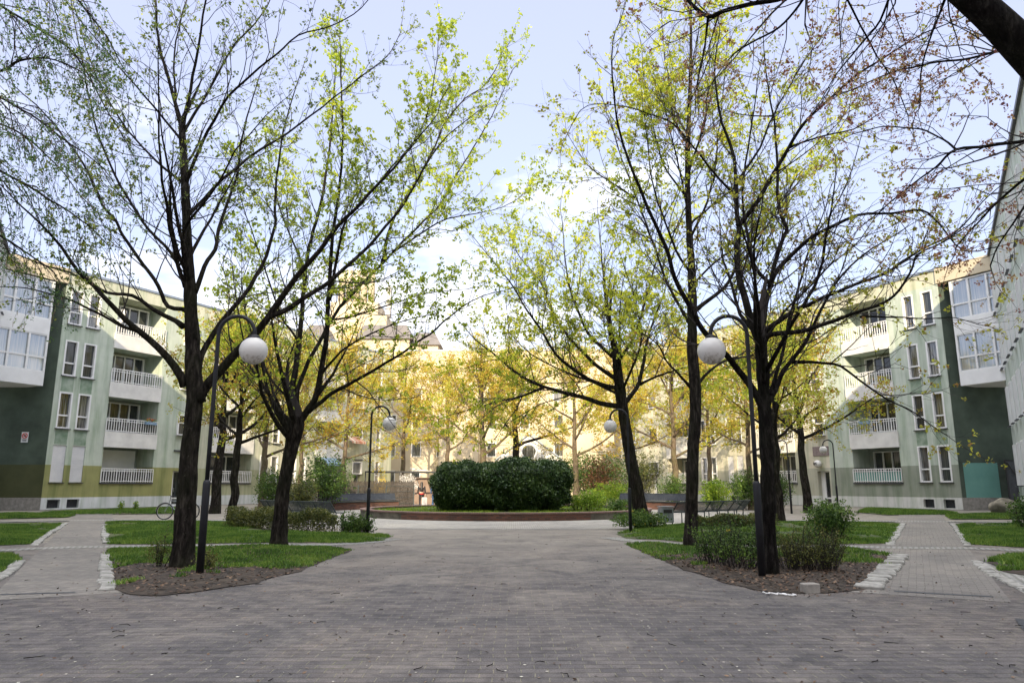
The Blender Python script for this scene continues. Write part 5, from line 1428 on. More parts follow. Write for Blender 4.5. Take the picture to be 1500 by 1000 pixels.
gate('dark metal gate at the left edge beside the green passage wall', -33.9, -31.9, 44.9, 3.0)

def wing(s, label, x_at, y_at):
    """s=+1 right. The wall line passes x_at,y_at running 30 degrees off axis"""
    dr = Vector((s*math.sin(R(30.1)), math.cos(R(30.1)), 0))
    far = Vector((x_at, y_at, 0)) + dr*((43.2-y_at)/dr.y); near = Vector((x_at, y_at, 0)) + dr*((13.0-y_at)/dr.y)
    L = (far-near).length
    if s == 1: org, e = far, near-far      # inward normal must be +90 deg of x
    else: org, e = near, far-near
    ang = math.atan2(e.y, e.x)
    root = thing('wing_building', label, 'building', (org.x, org.y, 0), ang)
    holes = []; cols = []
    n = int(L/2.35)
    for i in range(n):
        c = (i+0.5)*L/n
        for dx in (-0.32, 0.32): cols.append(c+dx)
    rows = [(1.5, 3.7), (4.85, 7.0), (8.2, 10.35), (11.5, 13.7)]
    for c in cols:
        for a, b in rows: holes.append((c-0.16, c+0.16, a, b, 0.25))
    m = MB(); wall_with_holes(m, 0, L, 0, 15.1, holes)
    D_ = 10
    m.quad((0, D_, 0), (0, 0, 0), (0, 0, 15.1), (0, D_, 15.1)); m.quad((L, 0, 0), (L, D_, 0), (L, D_, 15.1), (L, 0, 15.1)); m.quad((L, D_, 0), (0, D_, 0), (0, D_, 15.1), (L, D_, 15.1))
    m.build('wall', M['wing'], root)
    r = MB(); r.box(-0.05, L+0.05, -0.12, D_, 15.103, 15.28); r.build('roof_edge', M['sill'], root)
    for c in cols:
        for a, b in rows:
            f = MB(); f.box(c-0.22, c-0.162, -0.10, 0.2, a-0.04, b+0.04); f.box(c+0.162, c+0.22, -0.10, 0.2, a-0.04, b+0.04); f.box(c-0.16, c+0.16, -0.099, 0.19, b-0.03, b+0.03)
            w_ = f.build('window', M['white'], root)
            g = MB(); g.quad((c-0.158, 0.15, a), (c+0.158, 0.15, a), (c+0.158, 0.15, b), (c-0.158, 0.15, b)); g.build('pane', M['glass_dark'], w_)
            g = MB(); g.box(c-0.24, c+0.24, -0.22, -0.101, a-0.10, a-0.045); g.build('sill', M['sill'], w_)
    return root
wing(1, 'pale grey green wing at the right edge with rows of narrow slit windows', 17.3, 22.35)
wing(-1, 'pale grey green wing at the left edge with rows of narrow slit windows', -18.9, 22.35)

# the block that closes the court behind the viewer; it throws the court's shade
bk = thing('apartment_building', 'tall apartment block closing the court behind the viewer', 'apartment building', (0, -20, 0), R(180))
hl = [(x, x+1.2, z, z+1.6, 0.2) for x in range(-31, 31, 3) for z in (1.5, 4.6, 7.7, 10.8, 13.9, 17, 20.1)]
m = MB(); wall_with_holes(m, -34, 34, 0, 24.5, hl)
m.quad((-34, 12, 0), (-34, 0, 0), (-34, 0, 24.5), (-34, 12, 24.5)); m.quad((34, 0, 0), (34, 12, 0), (34, 12, 24.5), (34, 0, 24.5)); m.quad((34, 12, 0), (-34, 12, 0), (-34, 12, 24.5), (34, 12, 24.5)); m.quad((-34, 0, 24.5), (34, 0, 24.5), (34, 12, 24.5), (-34, 12, 24.5))
m.build('wall', M['cream'], bk)
g = MB()
for h in hl: g.quad((h[0], 0.18, h[2]), (h[1], 0.18, h[2]), (h[1], 0.18, h[3]), (h[0], 0.18, h[3]))
g.build('glazing', M['glass_dark'], bk)['kind'] = 'stuff'

# far cream building with terraces, roofs and the flue tower
def far_house():
    root = thing('apartment_building', 'sunlit cream apartment block closing the far end with brown attic roofs', 'apartment building', (0, 88, 0))
    hl = []
    for x in list(range(-18, -5, 3)) + list(range(-3, 20, 4)):
        for z in (1.5, 4.8, 8.1, 11.4): hl.append((x, x+1.1, z, z+1.7, 0.2))
    m = MB(); wall_with_holes(m, -24, 24, 0, 17.6, hl)
    m.box(-24, 24, 0.5, 10, 0, 17.55); m.build('wall', M['cream'], root)
    for h in hl: frame_window(root, h[0], h[1], h[2], h[3], 0.12, sill=False)
    for a, b in ((-22, -16.2), (-8.6, -4.0), (6, 12)):
        m = MB(); m.box(a, b, -1.4, -0.004, 0, 16.8); m.build('stair_tower', M['cream'], root)
    for a, b, z0, z1, ys in ((-19.2, -12.9, 19.5, 21.4, 2), (-12.6, -9.4, 18.9, 20.6, 3), (-26, -23.4, 19.5, 21.4, 2)):
        q = MB(); q.box(a, b, ys, ys+5, 17.56, z0); at = q.build('attic', M['cream'], root)
        q = MB(); e = 0.45
        i = len(q.v); q.v += [(a-e, ys-e, z0), (b+e, ys-e, z0), (b+e, ys+5+e, z0), (a-e, ys+5+e, z0), (a+e, ys+e, z1), (b-e, ys+e, z1), (b-e, ys+5-e, z1), (a+e, ys+5-e, z1)]
        for f in ((3,2,1,0),(4,5,6,7),(0,1,5,4),(1,2,6,5),(2,3,7,6),(3,0,4,7)): q.f.append(tuple(i+k for k in f)); q.mi.append(0)
        q.build('roof', M['roof_brown'], at)
    q = MB(); q.box(-24.1, 24.1, -0.1, 0.4, 17.6, 17.75); q.build('roof_edge', M['cap'], root)
far_house()
tw_ = thing('flue_tower', 'cream tower with a cluster of round flues above the roofs', 'tower', (0, 96, 0))
m = MB(); m.box(-25.2, -16.9, 0, 7, 0, 24.0); m.box(-24.6, -18.2, 0.3, 6, 24.0, 25.9); m.build('tower_body', M['cream'], tw_)
for k in range(5):
    m = MB(); m.lathe([(0.001, 0), (0.48, 0.0), (0.48, 4.6), (0.40, 4.75), (0.001, 4.75)], 14); m.build('flue', M['cream'], tw_, True, (-23.4+k*1.02, 1.2, 25.9))
m = MB(); m.box(-17.2, -16.6, 1, 2, 24.0, 28.2); m.build('chimney', mottled('chimney_grey', (0.4, 0.38, 0.36), (0.5, 0.48, 0.45)), tw_)

# low garden house with white gable and round window
gh = thing('garden_house', 'white gabled garden house with a round window behind the planter trees', 'building', (P(775, 700, 76).x, 76, 0))
m = MB(); W_ = 3.2
m.face([(-W_, 0, 0), (W_, 0, 0), (W_, 0, 4.2), (0, 0, 6.6), (-W_, 0, 4.2)]); m.quad((W_, 0, 0), (W_, 6, 0), (W_, 6, 4.2), (W_, 0, 4.2)); m.quad((-W_, 6, 0), (-W_, 0, 0), (-W_, 0, 4.2), (-W_, 6, 4.2)); m.face([(W_, 6, 0), (-W_, 6, 0), (-W_, 6, 4.2), (0, 6, 6.6), (W_, 6, 4.2)])
m.build('wall', M['balcony_white'], gh)
m = MB()
for sg in (1, -1):
    a, b, c, d = (sg*(W_+0.3), -0.3, 4.05), (0, -0.3, 6.75), (0, 6.3, 6.75), (sg*(W_+0.3), 6.3, 4.05); m.quad(a, b, c, d); m.quad(*[(p[0], p[1], p[2]-0.12) for p in (d, c, b, a)]); m.quad(a, (a[0], a[1], a[2]-0.12), (b[0], b[1], b[2]-0.12), b)
m.build('roof', M['cap'], gh)
m = MB(); m.tube([(0, -0.12, 4.9), (0, -0.004, 4.9)], 0.85, 24); o = m.build('round_window', M['white'], gh)
m = MB(); m.tube([(0, -0.15, 4.9), (0, -0.125, 4.9)], 0.68, 24); m.build('pane', M['glass'], o)

# awnings and satellite dishes on the left house, far end
for t, z, mt, lb_ in ((21.5, 8.6, 'awning', 'striped awning over an upper window of the left house'), (29.5, 6.2, 'awning', 'striped awning low on the far end of the left house'), (26.0, 4.0, 'awning_blue', 'blue awning over a ground floor terrace of the left house')):
    a = thing('awning', lb_, 'awning', (LC[0]+t*math.sin(A26), LC[1]+t*math.cos(A26), 0), math.atan2(math.cos(A26), math.sin(A26)))
    m = MB(); m.quad((-1.1, -1.0, z-0.55), (1.1, -1.0, z-0.55), (1.1, -0.12, z), (-1.1, -0.12, z), ((-1.1, 0), (1.1, 0), (1.1, 1), (-1.1, 1))); m.quad((-1.1, -1.0, z-0.75), (1.1, -1.0, z-0.75), (1.1, -1.0, z-0.55), (-1.1, -1.0, z-0.55), ((-1.1, 0), (1.1, 0), (1.1, .2), (-1.1, .2))); m.build('cloth', M[mt], a)
    m = MB(); m.tube([(-1.1, -0.1, z-0.3), (-1.1, -1.0, z-0.56)], 0.02, 6); m.tube([(1.1, -0.1, z-0.3), (1.1, -1.0, z-0.56)], 0.02, 6); m.build('arms', M['white'], a)
def dish(label, t, z, r, C=LC, s=1):
    d = thing('satellite_dish', label, 'satellite dish', (C[0]+s*t*math.sin(A26), C[1]+t*math.cos(A26), z), R(-28)*s)
    m = MB(); prof = [(0.001, -0.10*r), (0.35*r, -0.085*r), (0.7*r, -0.02*r), (r, 0.10*r), (r+0.02, 0.13*r), (r*0.7, 0.02*r), (0.35*r, -0.045*r), (0.001, -0.06*r)]
    m.lathe(prof, 28); o = m.build('reflector', M['dish'], d, True, (0, -0.5, 0.35)); o.rotation_euler = (R(75), 0, 0)
    m = MB(); m.tube([(0, -0.12, 0), (0, -0.42, 0.2)], 0.025, 6); m.tube([(0, -0.5, 0.0), (0, -0.95, 0.1)], 0.015, 6); m.build('arm', M['sill'], d)
dish('large round white dish on the top left balcony', 4.45, 12.45, 0.62)

def flower_box(label, C, s, t, z, seed, fm):
    d = (s*math.sin(A26), math.cos(A26)); n_ = (s*math.cos(A26), -math.sin(A26)) if s == 1 else (-math.cos(A26), -math.sin(A26))
    p = (C[0]+d[0]*t+n_[0]*0.22, C[1]+d[1]*t+n_[1]*0.22, z)
    r = thing('flower_box', label, 'flower box', p, math.atan2(d[1], d[0])); rg = np.random.default_rng(seed)
    m = MB(); m.box(-0.42, 0.42, -0.09, 0.09, -0.1, 0.08); m.build('box', M['awning_blue'] if seed % 2 else M['gate_metal'], r)
    c = rg.uniform([-0.4, -0.09, 0.1], [0.4, 0.09, 0.3], (160, 3)); quads_obj('foliage', leaf_quads(c, 0.07, rg), M['leaf_bright'], r)
    c = rg.uniform([-0.4, -0.1, 0.16], [0.4, 0.1, 0.34], (40, 3)); quads_obj('flowers', leaf_quads(c, 0.08, rg, 1.0), M[fm], r)['kind'] = 'stuff'
flower_box('flower box with red flowers on the first floor railing of the left house', LC, 1, 6.9, 5.75, 1, 'red')
flower_box('flower box with white blossoms on the first floor railing of the right house', RC, -1, 6.2, 5.75, 3, 'blossom')

# ------------------------------------------------------------------ street furniture
def make_lamp(name='street_lamp'):
    root = thing(name, 'x', 'street lamp')
    H0 = 4.35; arm = 0.31
    m = MB(); m.lathe([(0.001, -0.1), (0.060, -0.1), (0.060, 1.48), (0.052, 1.52), (0.036, 1.54), (0.001, 1.54)], 16); m.build('sleeve', M['lamp_metal'], root, True)
    m = MB(); pts = [(0, 0, 1.5), (0, 0, 2.4), (0, 0, H0-arm-0.35)]
    for i in range(13):
        a = math.pi - math.pi*i/12; pts.append((arm + arm*math.cos(a), 0, H0-arm-0.04 + arm*math.sin(a)))
    pts.append((2*arm, 0, H0-arm-0.11)); m.tube(pts, [0.037, 0.036] + [0.034]*(len(pts)-2), 12); m.build('pole', M['lamp_metal'], root, True)
    m = MB(); m.lathe([(0.03, 0.06), (0.085, 0.03), (0.10, -0.03), (0.001, -0.03)], 16); m.build('collar', M['lamp_metal'], root, True, (2*arm, 0, H0-arm-0.11))
    m = MB(); r = 0.235; m.lathe([(max(0.001, r*math.sin(math.pi*i/20)), r*math.cos(math.pi*i/20)) for i in range(21)], 32); m.build('globe', M['opal'], root, True, (2*arm, 0, H0-arm-0.11-0.225))
    return root
lamp0 = make_lamp()
LG = 'globe lamps round the plaza'
SPEC = [
 (292, 845, None, 4.36, 0, 'nearest left globe lamp, standing in the bed beside the thick trunk'),
 (1117, 848, None, 4.30, 180, 'nearest right globe lamp, standing in the shrubs before the dark trunk'),
 (538, 783, None, 3.90, 0, 'left globe lamp beside the small loose shrub at the lawn tip'),
 (924, 780, None, 3.90, 180, 'right globe lamp at the foot of the leaning maple'),
 (1224, 738, 43.0, 4.1, 180, 'far right globe lamp in front of the house door'),
 (1156, 738, 40.0, 3.9, 182, 'far right globe lamp between the house balcony and the round shrubs'),
 (738, 738, 50.0, 3.9, -90, 'globe lamp whose ball shows just over the dark evergreen'),
]
for i, (px, py, Y, h, rz, lb_) in enumerate(SPEC):
    o = lamp0 if i == 0 else copy_tree(lamp0)
    x, y = G(px, py) if Y is None else (P(px, 700, Y).x, Y)
    o.location = (x, y, 0); o.rotation_euler = (0, 0, R(rz)); k = h/4.35; o.scale = (k, k, k)
    o['label'] = lb_; o['group'] = LG; o['category'] = 'street lamp'

# curved benches on a ring round the planter
def arc_pts(r, a0, a1, n): return [(r*math.cos(R(a0+(a1-a0)*i/n)), r*math.sin(R(a0+(a1-a0)*i/n))) for i in range(n+1)]
def brick_bench(label, a0, a1):
    root = thing('curved_bench', label, 'bench', (CX, CY, 0), 0, 'curved brick benches')
    m = MB(); ring(m, 11.9, 12.35, -0.05, 0.44, R(a0), R(a1), 22); 
    for t in (R(a0), R(a1)):
        q = lambda r, z: (r*math.cos(t), r*math.sin(t), z); m.quad(q(11.9, -0.05), q(12.35, -0.05), q(12.35, 0.44), q(11.9, 0.44), ((0, 0), (.45, 0), (.45, .44), (0, .44)))
    m.build('brick_base', M['brick'], root)
    m = MB(); ring(m, 11.8, 12.3, 0.45, 0.50, R(a0), R(a1), 22); m.build('seat', M['bench_metal'], root)
    m = MB(); n = 22
    P0 = arc_pts(12.32, a0, a1, n); P1 = arc_pts(12.5, a0, a1, n)
    for z, pp in ((0.55, P0), (0.96, P1)): m.tube([(x, y, z) for x, y in pp], 0.02, 6)
    for i in range(n):
        m.quad((*P0[i], 0.55), (*P0[i+1], 0.55), (*P1[i+1], 0.96), (*P1[i], 0.96))
    m.build('backrest', M['zinc_dark'], root)
M['zinc_dark'] = mottled('mesh_metal', (0.022, 0.027, 0.034), (0.05, 0.058, 0.07), 8, 0.55, 0.3, 90, metal=0.3)
brick_bench('curved red brick bench with grey mesh back, left behind the planter', 126, 153)
brick_bench('curved red brick bench with grey mesh back, right behind the planter', 27, 54)
def mesh_bench(label, a0, a1):
    root = thing('curved_bench', label, 'bench', (CX, CY, 0), 0, 'curved dark metal benches'); n = 18
    S0, S1 = arc_pts(11.5, a0, a1, n), arc_pts(11.95, a0, a1, n); B0, B1 = arc_pts(12.0, a0, a1, n), arc_pts(12.3, a0, a1, n)
    m = MB()
    for k in range(9):
        r = 11.5+0.45*k/8; m.tube([(x, y, 0.44) for x, y in arc_pts(r, a0, a1, n)], 0.008, 4)
    m.build('seat', M['bench_metal'], root)
    m = MB()
    for k in range(19):
        f = k/18; m.tube([(a[0]*(1-f)+b[0]*f, a[1]*(1-f)+b[1]*f, 0.48+0.36*f) for a, b in zip(B0, B1)], 0.024 if k in (0, 18) else 0.006, 5)
    for i in range(n*5):
        a = R(a0+(a1-a0)*i/(n*5)); m.tube([(12.0*math.cos(a), 12.0*math.sin(a), 0.48), (12.3*math.cos(a), 12.3*math.sin(a), 0.84)], 0.005, 3, False)
    m.build('backrest', M['bench_metal'], root)
    for i in range(0, n+1, 3):
        a = R(a0+(a1-a0)*i/n); c, s_ = math.cos(a), math.sin(a)
        m = MB(); m.tube([(11.6*c, 11.6*s_, -0.02), (11.6*c, 11.6*s_, 0.43), (11.98*c, 11.98*s_, 0.44), (12.32*c, 12.32*s_, 0.86)], 0.025, 6); m.tube([(11.98*c, 11.98*s_, -0.02), (11.98*c, 11.98*s_, 0.43)], 0.022, 6); m.build('leg', M['bench_metal'], root)
mesh_bench('dark metal mesh bench seen from behind, right of the slender maple', -58, -31)
mesh_bench('dark metal mesh bench seen from behind, left among the hedges', 211, 238)

# bin
bx_, by_ = G(976, 769)
b = thing('litter_bin', 'dented grey sheet metal litter bin at the end of the dark right bench', 'bin', (bx_, by_, 0), R(12))
m = MB(); m.box(-0.24, 0.24, -0.19, 0.19, 0.10, 0.64); o = m.build('bin_body', M['zinc'], b)
bv = o.modifiers.new('b', 'BEVEL'); bv.width = 0.03; bv.segments = 2
m = MB(); m.box(-0.26, 0.26, -0.21, 0.21, 0.66, 0.70); m.build('lid', M['zinc'], b)
m = MB(); m.box(-0.04, 0.04, 0.196, 0.26, -0.05, 0.66); m.build('post', M['lamp_metal'], b)
m = MB(); m.box(-0.17, 0.17, -0.196, -0.192, 0.45, 0.58); m.build('slot', M['rubber'], b)

# concrete block, ribbon, boulders
x, y = G(1187, 868)
c = MB(); c.box(-0.11, 0.11, -0.08, 0.08, -0.02, 0.13); o = c.build('concrete_block', M['concrete']); o.location = (x, y, 0); o.rotation_euler = (0, 0, R(14)); bv = o.modifiers.new('b', 'BEVEL'); bv.width = 0.012
tag(o, 'small square concrete block on the edge of the right bed', 'block')
rnd = random.Random(2); m = MB()
x0, y0 = G(1116, 870); x1, y1 = G(1168, 873); pts = []
for i in range(22):
    f = i/21; pts.append((x0+(x1-x0)*f + rnd.gauss(0, 0.02), y0+(y1-y0)*f + 0.05*math.sin(i*1.3) + rnd.gauss(0, 0.015), 0.02 + 0.008*math.sin(i*2.1)))
m.tube([tuple(p) for p in smooth_poly(pts, 3)], 0.009, 6)
tag(m.build('white_ribbon', M['white'], smooth=True), 'crumpled white ribbon lying on the paving by the right bed', 'ribbon')
for i, (px, py, w, h, lb_) in enumerate(((1467, 748, 0.95, 0.95, 'large round boulder before the passage gate'), (1494, 752, 0.75, 0.7, 'smaller boulder half hidden by the shrub at the right edge'))):
    rx, ry = P(px, 700, 38).x, 38 - 2*i
    import bmesh as _bm
    bm = _bm.new(); _bm.ops.create_icosphere(bm, subdivisions=4, radius=1)
    for v in bm.verts:
        f = 1 + 0.22*mnoise.noise(v.co*1.2+Vector((i*7, 0, 0))) + 0.07*mnoise.noise(v.co*4); v.co = Vector((v.co.x*w*f*0.75, v.co.y*w*f*0.6, v.co.z*h*f*0.5))
    me = bpy.data.meshes.new('boulder'); bm.to_mesh(me); bm.free(); me.materials.append(M['rock']); me.polygons.foreach_set('use_smooth', [True]*len(me.polygons))
    o = bpy.data.objects.new('boulder', me); COL.objects.link(o); o.location = (P(px, 700, ry).x, ry, h*0.36); tag(o, lb_, 'boulder', 'boulders by the passage')

# no-entry style notice on the left passage wall
sx = P(36, 640, 45.46)
sg = thing('notice_sign', 'small white notice with a red ring on the dark green passage wall', 'sign', (sx.x, 45.47, sx.z))
m = MB(); m.box(-0.21, 0.21, 0.0, 0.03, -0.32, 0.32); m.build('board', M['white'], sg)
m = MB(); R0 = 0.15
ringpts = [(R0*math.cos(2*math.pi*i/24), -0.012, 0.09+R0*math.sin(2*math.pi*i/24)) for i in range(25)]
m.tube(ringpts, 0.024, 6, False); m.tube([(-0.10, -0.012, 0.19), (0.10, -0.012, -0.01)], 0.022, 6); m.build('prohibition_ring', M['red'], sg)
m = MB(); m.box(-0.07, 0.07, -0.008, -0.004, 0.05, 0.13); m.box(-0.14, 0.14, -0.008, -0.004, -0.17, -0.14); m.box(-0.12, 0.12, -0.008, -0.004, -0.23, -0.20); m.build('print', M['ink'], sg)

# reed fence with green mesh posts
f = thing('reed_fence', 'brown reed screen fence behind the left curved bench', 'fence', (-14.3, 50.5, 0), math.atan2(1.5, 7.5))
m = MB()
for i in range(190):
    x_ = i*0.04; hh = 1.75 + 0.05*math.sin(i*1.7) + 0.03*math.sin(i*5.1); m.box(x_, x_+0.034, -0.012+0.01*math.sin(i*2.3), 0.012+0.01*math.sin(i*2.3), 0, hh)
m.build('reed_screen', M['reed'], f)
m = MB()
for z in (0.25, 0.65, 1.05, 1.4): m.tube([(0, -0.06, z), (7.6, -0.06, z)], 0.012, 5)
m.build('rail', M['bench_metal'], f)
for i in range(5):
    m = MB(); m.box(i*1.9-0.03, i*1.9+0.03, -0.13, -0.075, 0, 1.5); m.build('post', M['bench_metal'], f)

# pergola and pink brick garden wall
pg = thing('pergola', 'thin dark pergola frame over the terrace by the white blossom', 'pergola', (-11.0, 55.5, 0), R(3))
m = MB()
m.box(0, 5.2, -0.05, 0.05, 2.42, 2.52); m.box(0, 5.2, 2.95, 3.05, 2.42, 2.52)
for i in range(7): m.box(i*0.84, i*0.84+0.05, 0.052, 2.948, 2.43, 2.5)
m.build('beams', M['lamp_metal'], pg)
for px_ in (0.05, 2.6, 5.15):
    m = MB(); m.box(px_-0.04, px_+0.04, -0.04, 0.04, -0.02, 2.418); m.build('post', M['lamp_metal'], pg)
st = thing('garden_shed', 'low pale roofed shed beyond the walkers', 'shed', (-7.9, 60, 0))
m = MB(); m.box(0, 3.6, 0, 3, 0, 2.1); m.build('wall', mottled('shed_brick', (0.20, 0.14, 0.11), (0.27, 0.20, 0.155), 2), st)
m = MB(); i = 0; m.v += [(-0.3, -0.4, 2.75), (3.9, -0.4, 2.1), (3.9, 3.4, 2.1), (-0.3, 3.4, 2.75), (-0.3, -0.4, 2.87), (3.9, -0.4, 2.22), (3.9, 3.4, 2.22), (-0.3, 3.4, 2.87)]
for q in ((3,2,1,0),(4,5,6,7),(0,1,5,4),(1,2,6,5),(2,3,7,6),(3,0,4,7)): m.f.append(q); m.mi.append(0)
m.build('roof', M['balcony_white'], st)

# bicycle parked behind the thick trunk
def bicycle():
    x, y = G(265, 757)
    root = thing('bicycle', 'silver grey bicycle parked on the left verge behind the thick trunk', 'bicycle', (x, 33.0, 0), R(6))
    x0 = P(265, 700, 33).x; root.location.x = x0
    rr, bs = 0.345, 0.56
    for sx_ in (-bs, bs):
        m = MB(); m.tube([(rr*math.cos(2*math.pi*i/28), 0, rr*math.sin(2*math.pi*i/28)) for i in range(29)], 0.020, 6, False); w = m.build('wheel', M['rubber'], root, True, (sx_, 0, rr))
        m = MB(); m.tube([((rr-0.03)*math.cos(2*math.pi*i/28), 0, (rr-0.03)*math.sin(2*math.pi*i/28)) for i in range(29)], 0.012, 5, False)
        for i in range(14):
            a = 2*math.pi*i/14; m.tube([(0, 0.015*(-1)**i, 0), ((rr-0.03)*math.cos(a), 0, (rr-0.03)*math.sin(a))], 0.002, 3, False)
        m.build('rim', M['chrome'], w)
        m = MB(); m.tube([((rr+0.035)*math.cos(R(a)), 0, (rr+0.035)*math.sin(R(a))) for a in range(20, 190, 10)], 0.014, 5); m.build('mudguard', M['chrome'], w)
    m = MB(); bb = (0.02, 0, 0.30); st_ = (0.14, 0, 0.78); hd = (-0.38, 0, 0.80); hd2 = (-0.42, 0, 0.62)
    for a, b in ((bb, st_), (bb, hd2), (st_, hd), (bb, (bs, 0, rr)), (st_, (bs, 0, rr)), (hd2, (-bs, 0, rr)), (hd, hd2)): m.tube([a, b], 0.016, 6)
    m.build('frame', M['zinc'], root)
    m = MB(); m.tube([hd, (-0.35, 0, 1.0)], 0.013, 6); m.tube([(-0.22, -0.28, 1.0), (-0.34, -0.18, 1.03), (-0.36, 0, 1.0), (-0.34, 0.18, 1.03), (-0.22, 0.28, 1.0)], 0.012, 6); m.build('handlebar', M['lamp_metal'], root)
    m = MB(); m.tube([st_, (0.17, 0, 0.92)], 0.012, 6); m.tube([(0.02, 0, 0.95), (0.14, 0, 0.96), (0.28, 0, 0.97)], [0.02, 0.05, 0.07], 8); m.build('saddle', M['rubber'], root)
    m = MB(); m.box(0.28, 0.72, -0.06, 0.06, 0.74, 0.76); m.build('luggage_rack', M['sill'], root)
    m = MB(); m.tube([(0.02, -0.06, 0.30), (0.10, -0.06, 0.16)], 0.010, 5); m.tube([(0.02, 0.06, 0.30), (-0.06, 0.06, 0.44)], 0.010, 5); m.box(0.06, 0.15, -0.14, -0.065, 0.14, 0.165); m.box(-0.11, -0.02, 0.065, 0.14, 0.43, 0.455); m.build('pedals', M['lamp_metal'], root)
bicycle()

# ------------------------------------------------------------------ people
def skin_body(name, joints, edges, mat, parent, sub=2):
    me = bpy.data.meshes.new(name); me.from_pydata([j[0] for j in joints], edges, [])
    o = bpy.data.objects.new(name, me); COL.objects.link(o); o.parent = parent
    me.materials.append(mat)
    sk = o.modifiers.new('skin', 'SKIN'); sk.use_smooth_shade = True
    for i, j in enumerate(joints):
        r = j[1]; r = (r, r) if not hasattr(r, '__len__') else r
        me.skin_vertices[0].data[i].radius = r
        me.skin_vertices[0].data[i].use_root = (i == 0)
    ss = o.modifiers.new('s', 'SUBSURF'); ss.levels = sub; ss.render_levels = sub
    return o
def person(label, x, y, rz, top, legs, hair_long=True, trolley=False, hem=None, scale=1.0):
    root = thing('person', label, 'person', (x, y, 0), rz, None); root.scale = (scale,)*3
    J = [((0, 0, 0.95), (0.14, 0.10)), ((0, 0.0, 1.12), (0.125, 0.09)), ((0, -0.01, 1.32), (0.155, 0.10)), ((0, -0.01, 1.42), (0.10, 0.07)), ((0, 0, 1.50), 0.048), ((0, 0.01, 1.58), (0.075, 0.085)), ((0, 0.01, 1.66), (0.07, 0.085)),
         ((0.09, 0.02, 0.88), 0.085), ((0.10, 0.10, 0.50), 0.055), ((0.10, 0.02, 0.12), 0.038), ((0.10, 0.13, 0.04), 0.035),
         ((-0.09, -0.02, 0.88), 0.085), ((-0.10, 0.02, 0.49), 0.055), ((-0.10, -0.16, 0.14), 0.038), ((-0.10, -0.07, 0.05), 0.035),
         ((0.19, -0.01, 1.36), 0.055), ((0.22, -0.06, 1.10), 0.042), ((0.27, -0.02 if not trolley else -0.14, 0.88), 0.032), ((0.27, 0.0 if not trolley else -0.17, 0.80), 0.028),
         ((-0.19, -0.01, 1.36), 0.055), ((-0.22, -0.02, 1.10), 0.042), ((-0.26, 0.08, 0.90), 0.032), ((-0.26, 0.11, 0.82), 0.028)]
    E = [(0,1),(1,2),(2,3),(3,4),(4,5),(5,6),(0,7),(7,8),(8,9),(9,10),(0,11),(11,12),(12,13),(13,14),(2,15),(15,16),(16,17),(17,18),(2,19),(19,20),(20,21),(21,22)]
    skin_body('body', J, E, M['skin'], root)
    for sx_ in (1, -1):    # fingers and thumb
        px_, py_, pz_ = J[18][0] if sx_ == 1 else J[22][0]; m = MB()
        for k in range(4):
            L = (0.062, 0.07, 0.066, 0.052)[k]; yy = py_ + (k-1.5)*0.018
            m.tube([(px_, yy, pz_-0.015), (px_-sx_*0.008, yy, pz_-0.015-L*0.55), (px_-sx_*0.026, yy+0.004, pz_-0.015-L)], [0.009, 0.008, 0.006], 6)
        m.tube([(px_, py_+0.025, pz_+0.01), (px_-sx_*0.012, py_+0.05, pz_-0.02), (px_-sx_*0.02, py_+0.052, pz_-0.045)], [0.010, 0.009, 0.007], 6)
        m.build('hand', M['skin'], root, True)
    T = [((0, 0, 0.97), (0.165, 0.125)), ((0, 0.0, 1.14), (0.14, 0.105)), ((0, -0.01, 1.32), (0.172, 0.118)), ((0, -0.01, 1.43), (0.11, 0.08)),
         ((0.195, -0.01, 1.365), 0.068), ((0.225, -0.06, 1.10), 0.058), ((0.272, -0.03 if not trolley else -0.13, 0.91), 0.044), ((-0.195, -0.01, 1.365), 0.068), ((-0.225, -0.02, 1.10), 0.058), ((-0.262, 0.07, 0.93), 0.044)]
    skin_body('jacket', T, [(0,1),(1,2),(2,3),(2,4),(4,5),(5,6),(2,7),(7,8),(8,9)], M[top], root)
    L_ = [((0, 0, 0.96), (0.155, 0.115)), ((0.09, 0.02, 0.86), 0.098), ((0.10, 0.10, 0.50), 0.070), ((0.10, 0.03, 0.13), 0.056), ((-0.09, -0.02, 0.86), 0.098), ((-0.10, 0.02, 0.49), 0.070), ((-0.10, -0.15, 0.16), 0.056)]
    skin_body('trousers', L_, [(0,1),(1,2),(2,3),(0,4),(4,5),(5,6)], M[legs], root)
    if hem:
        m = MB(); m.lathe([(0.172, 0.885), (0.178, 0.93), (0.172, 0.965), (0.15, 0.965)], 16); m.v = [(v[0], v[1]*0.78, v[2]) for v in m.v]; m.build('shirt_hem', M[hem], root, True)
    hj = [((0, -0.02, 1.70), (0.085, 0.095)), ((0, -0.045, 1.60), (0.10, 0.085))] + ([((0, -0.09, 1.45), (0.105, 0.06)), ((0, -0.12, 1.26), (0.10, 0.045)), ((0, -0.13, 1.14), (0.06, 0.03))] if hair_long else [])
    skin_body('hair', hj, [(i, i+1) for i in range(len(hj)-1)], M['hair'], root)
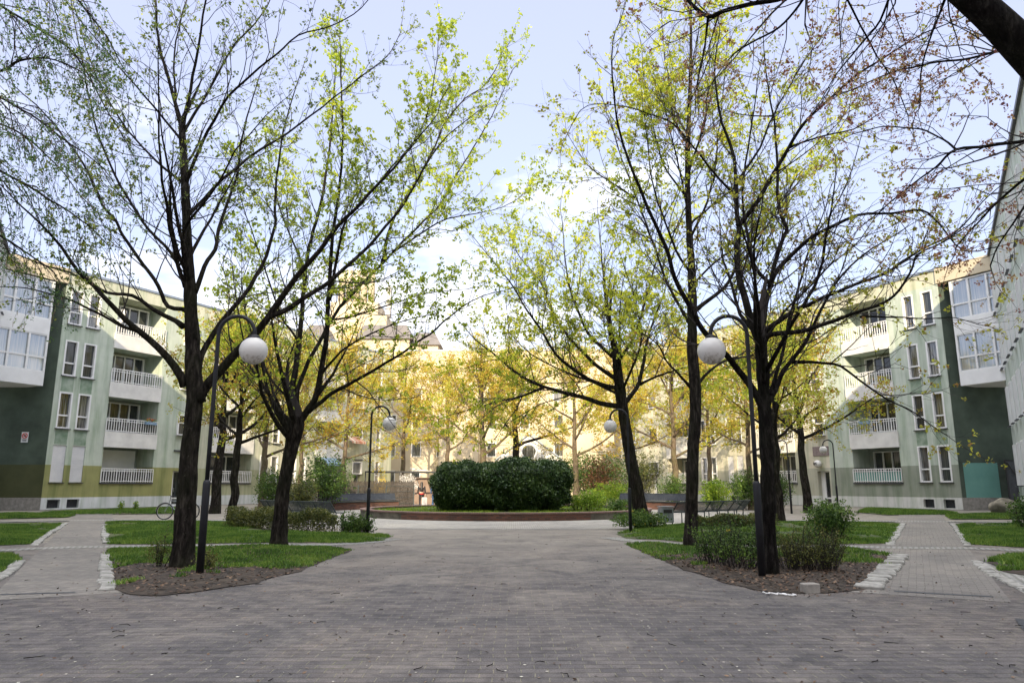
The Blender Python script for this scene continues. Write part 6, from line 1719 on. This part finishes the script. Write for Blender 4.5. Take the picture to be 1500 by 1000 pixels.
    for sx_ in (1, -1):
        p = J[10][0] if sx_ == 1 else J[14][0]; q = J[9][0] if sx_ == 1 else J[13][0]
        m = MB(); m.tube([(q[0], q[1]-0.05, p[2]), (p[0], p[1]-0.05, p[2]+0.01), (p[0], p[1]+0.06, p[2]-0.01)], [0.045, 0.048, 0.035], 8); m.build('shoe', M['rubber'], root, True)
    m = MB()
    m.tube([(0, 0.10, 1.60), (0, 0.118, 1.575), (0, 0.10, 1.565)], [0.008, 0.014, 0.008], 6); m.build('nose', M['skin'], root, True)
    m = MB()
    for sx_ in (-0.03, 0.03): m.tube([(sx_, 0.085, 1.612), (sx_, 0.098, 1.612)], 0.009, 6)
    m.tube([(-0.022, 0.094, 1.535), (0.022, 0.094, 1.535)], 0.005, 5); m.build('face_features', M['ink'], root, True)
    return root
pY = 49.0
person('walker with long black hair in a dark jacket with red hem, pulling a shopping trolley', P(618, 700, pY).x, pY, R(8), 'black_cloth', 'black_cloth', True, True, 'red_cloth')
person('walker in blue jeans mostly hidden behind the dark evergreen shrub', P(637, 700, 49.6).x, 49.6, R(-5), 'blue_cloth', 'blue_cloth', False)
tr = thing('shopping_trolley', 'pale two wheeled shopping trolley pulled by the dark haired walker', 'trolley', (P(622.5, 700, 48.7).x, 48.7, 0), R(8))
m = MB(); m.box(-0.17, 0.17, -0.14, 0.12, 0.16, 0.70); o = m.build('bag', M['pale_cloth'], tr); bv = o.modifiers.new('b', 'BEVEL'); bv.width = 0.04; bv.segments = 3
m = MB()
for sx_ in (-0.15, 0.15): m.tube([(sx_, 0.15, 0.08), (sx_, 0.15, 0.75), (sx_*0.6, 0.17, 1.02)], 0.012, 6)
m.tube([(-0.09, 0.17, 1.02), (0.09, 0.17, 1.02)], 0.014, 6); m.build('frame', M['lamp_metal'], tr)
for sx_ in (-0.2, 0.2):
    m = MB(); m.tube([(sx_-0.015, 0.12, 0.09), (sx_+0.015, 0.12, 0.09)], 0.09, 16); m.build('wheel', M['rubber'], tr)
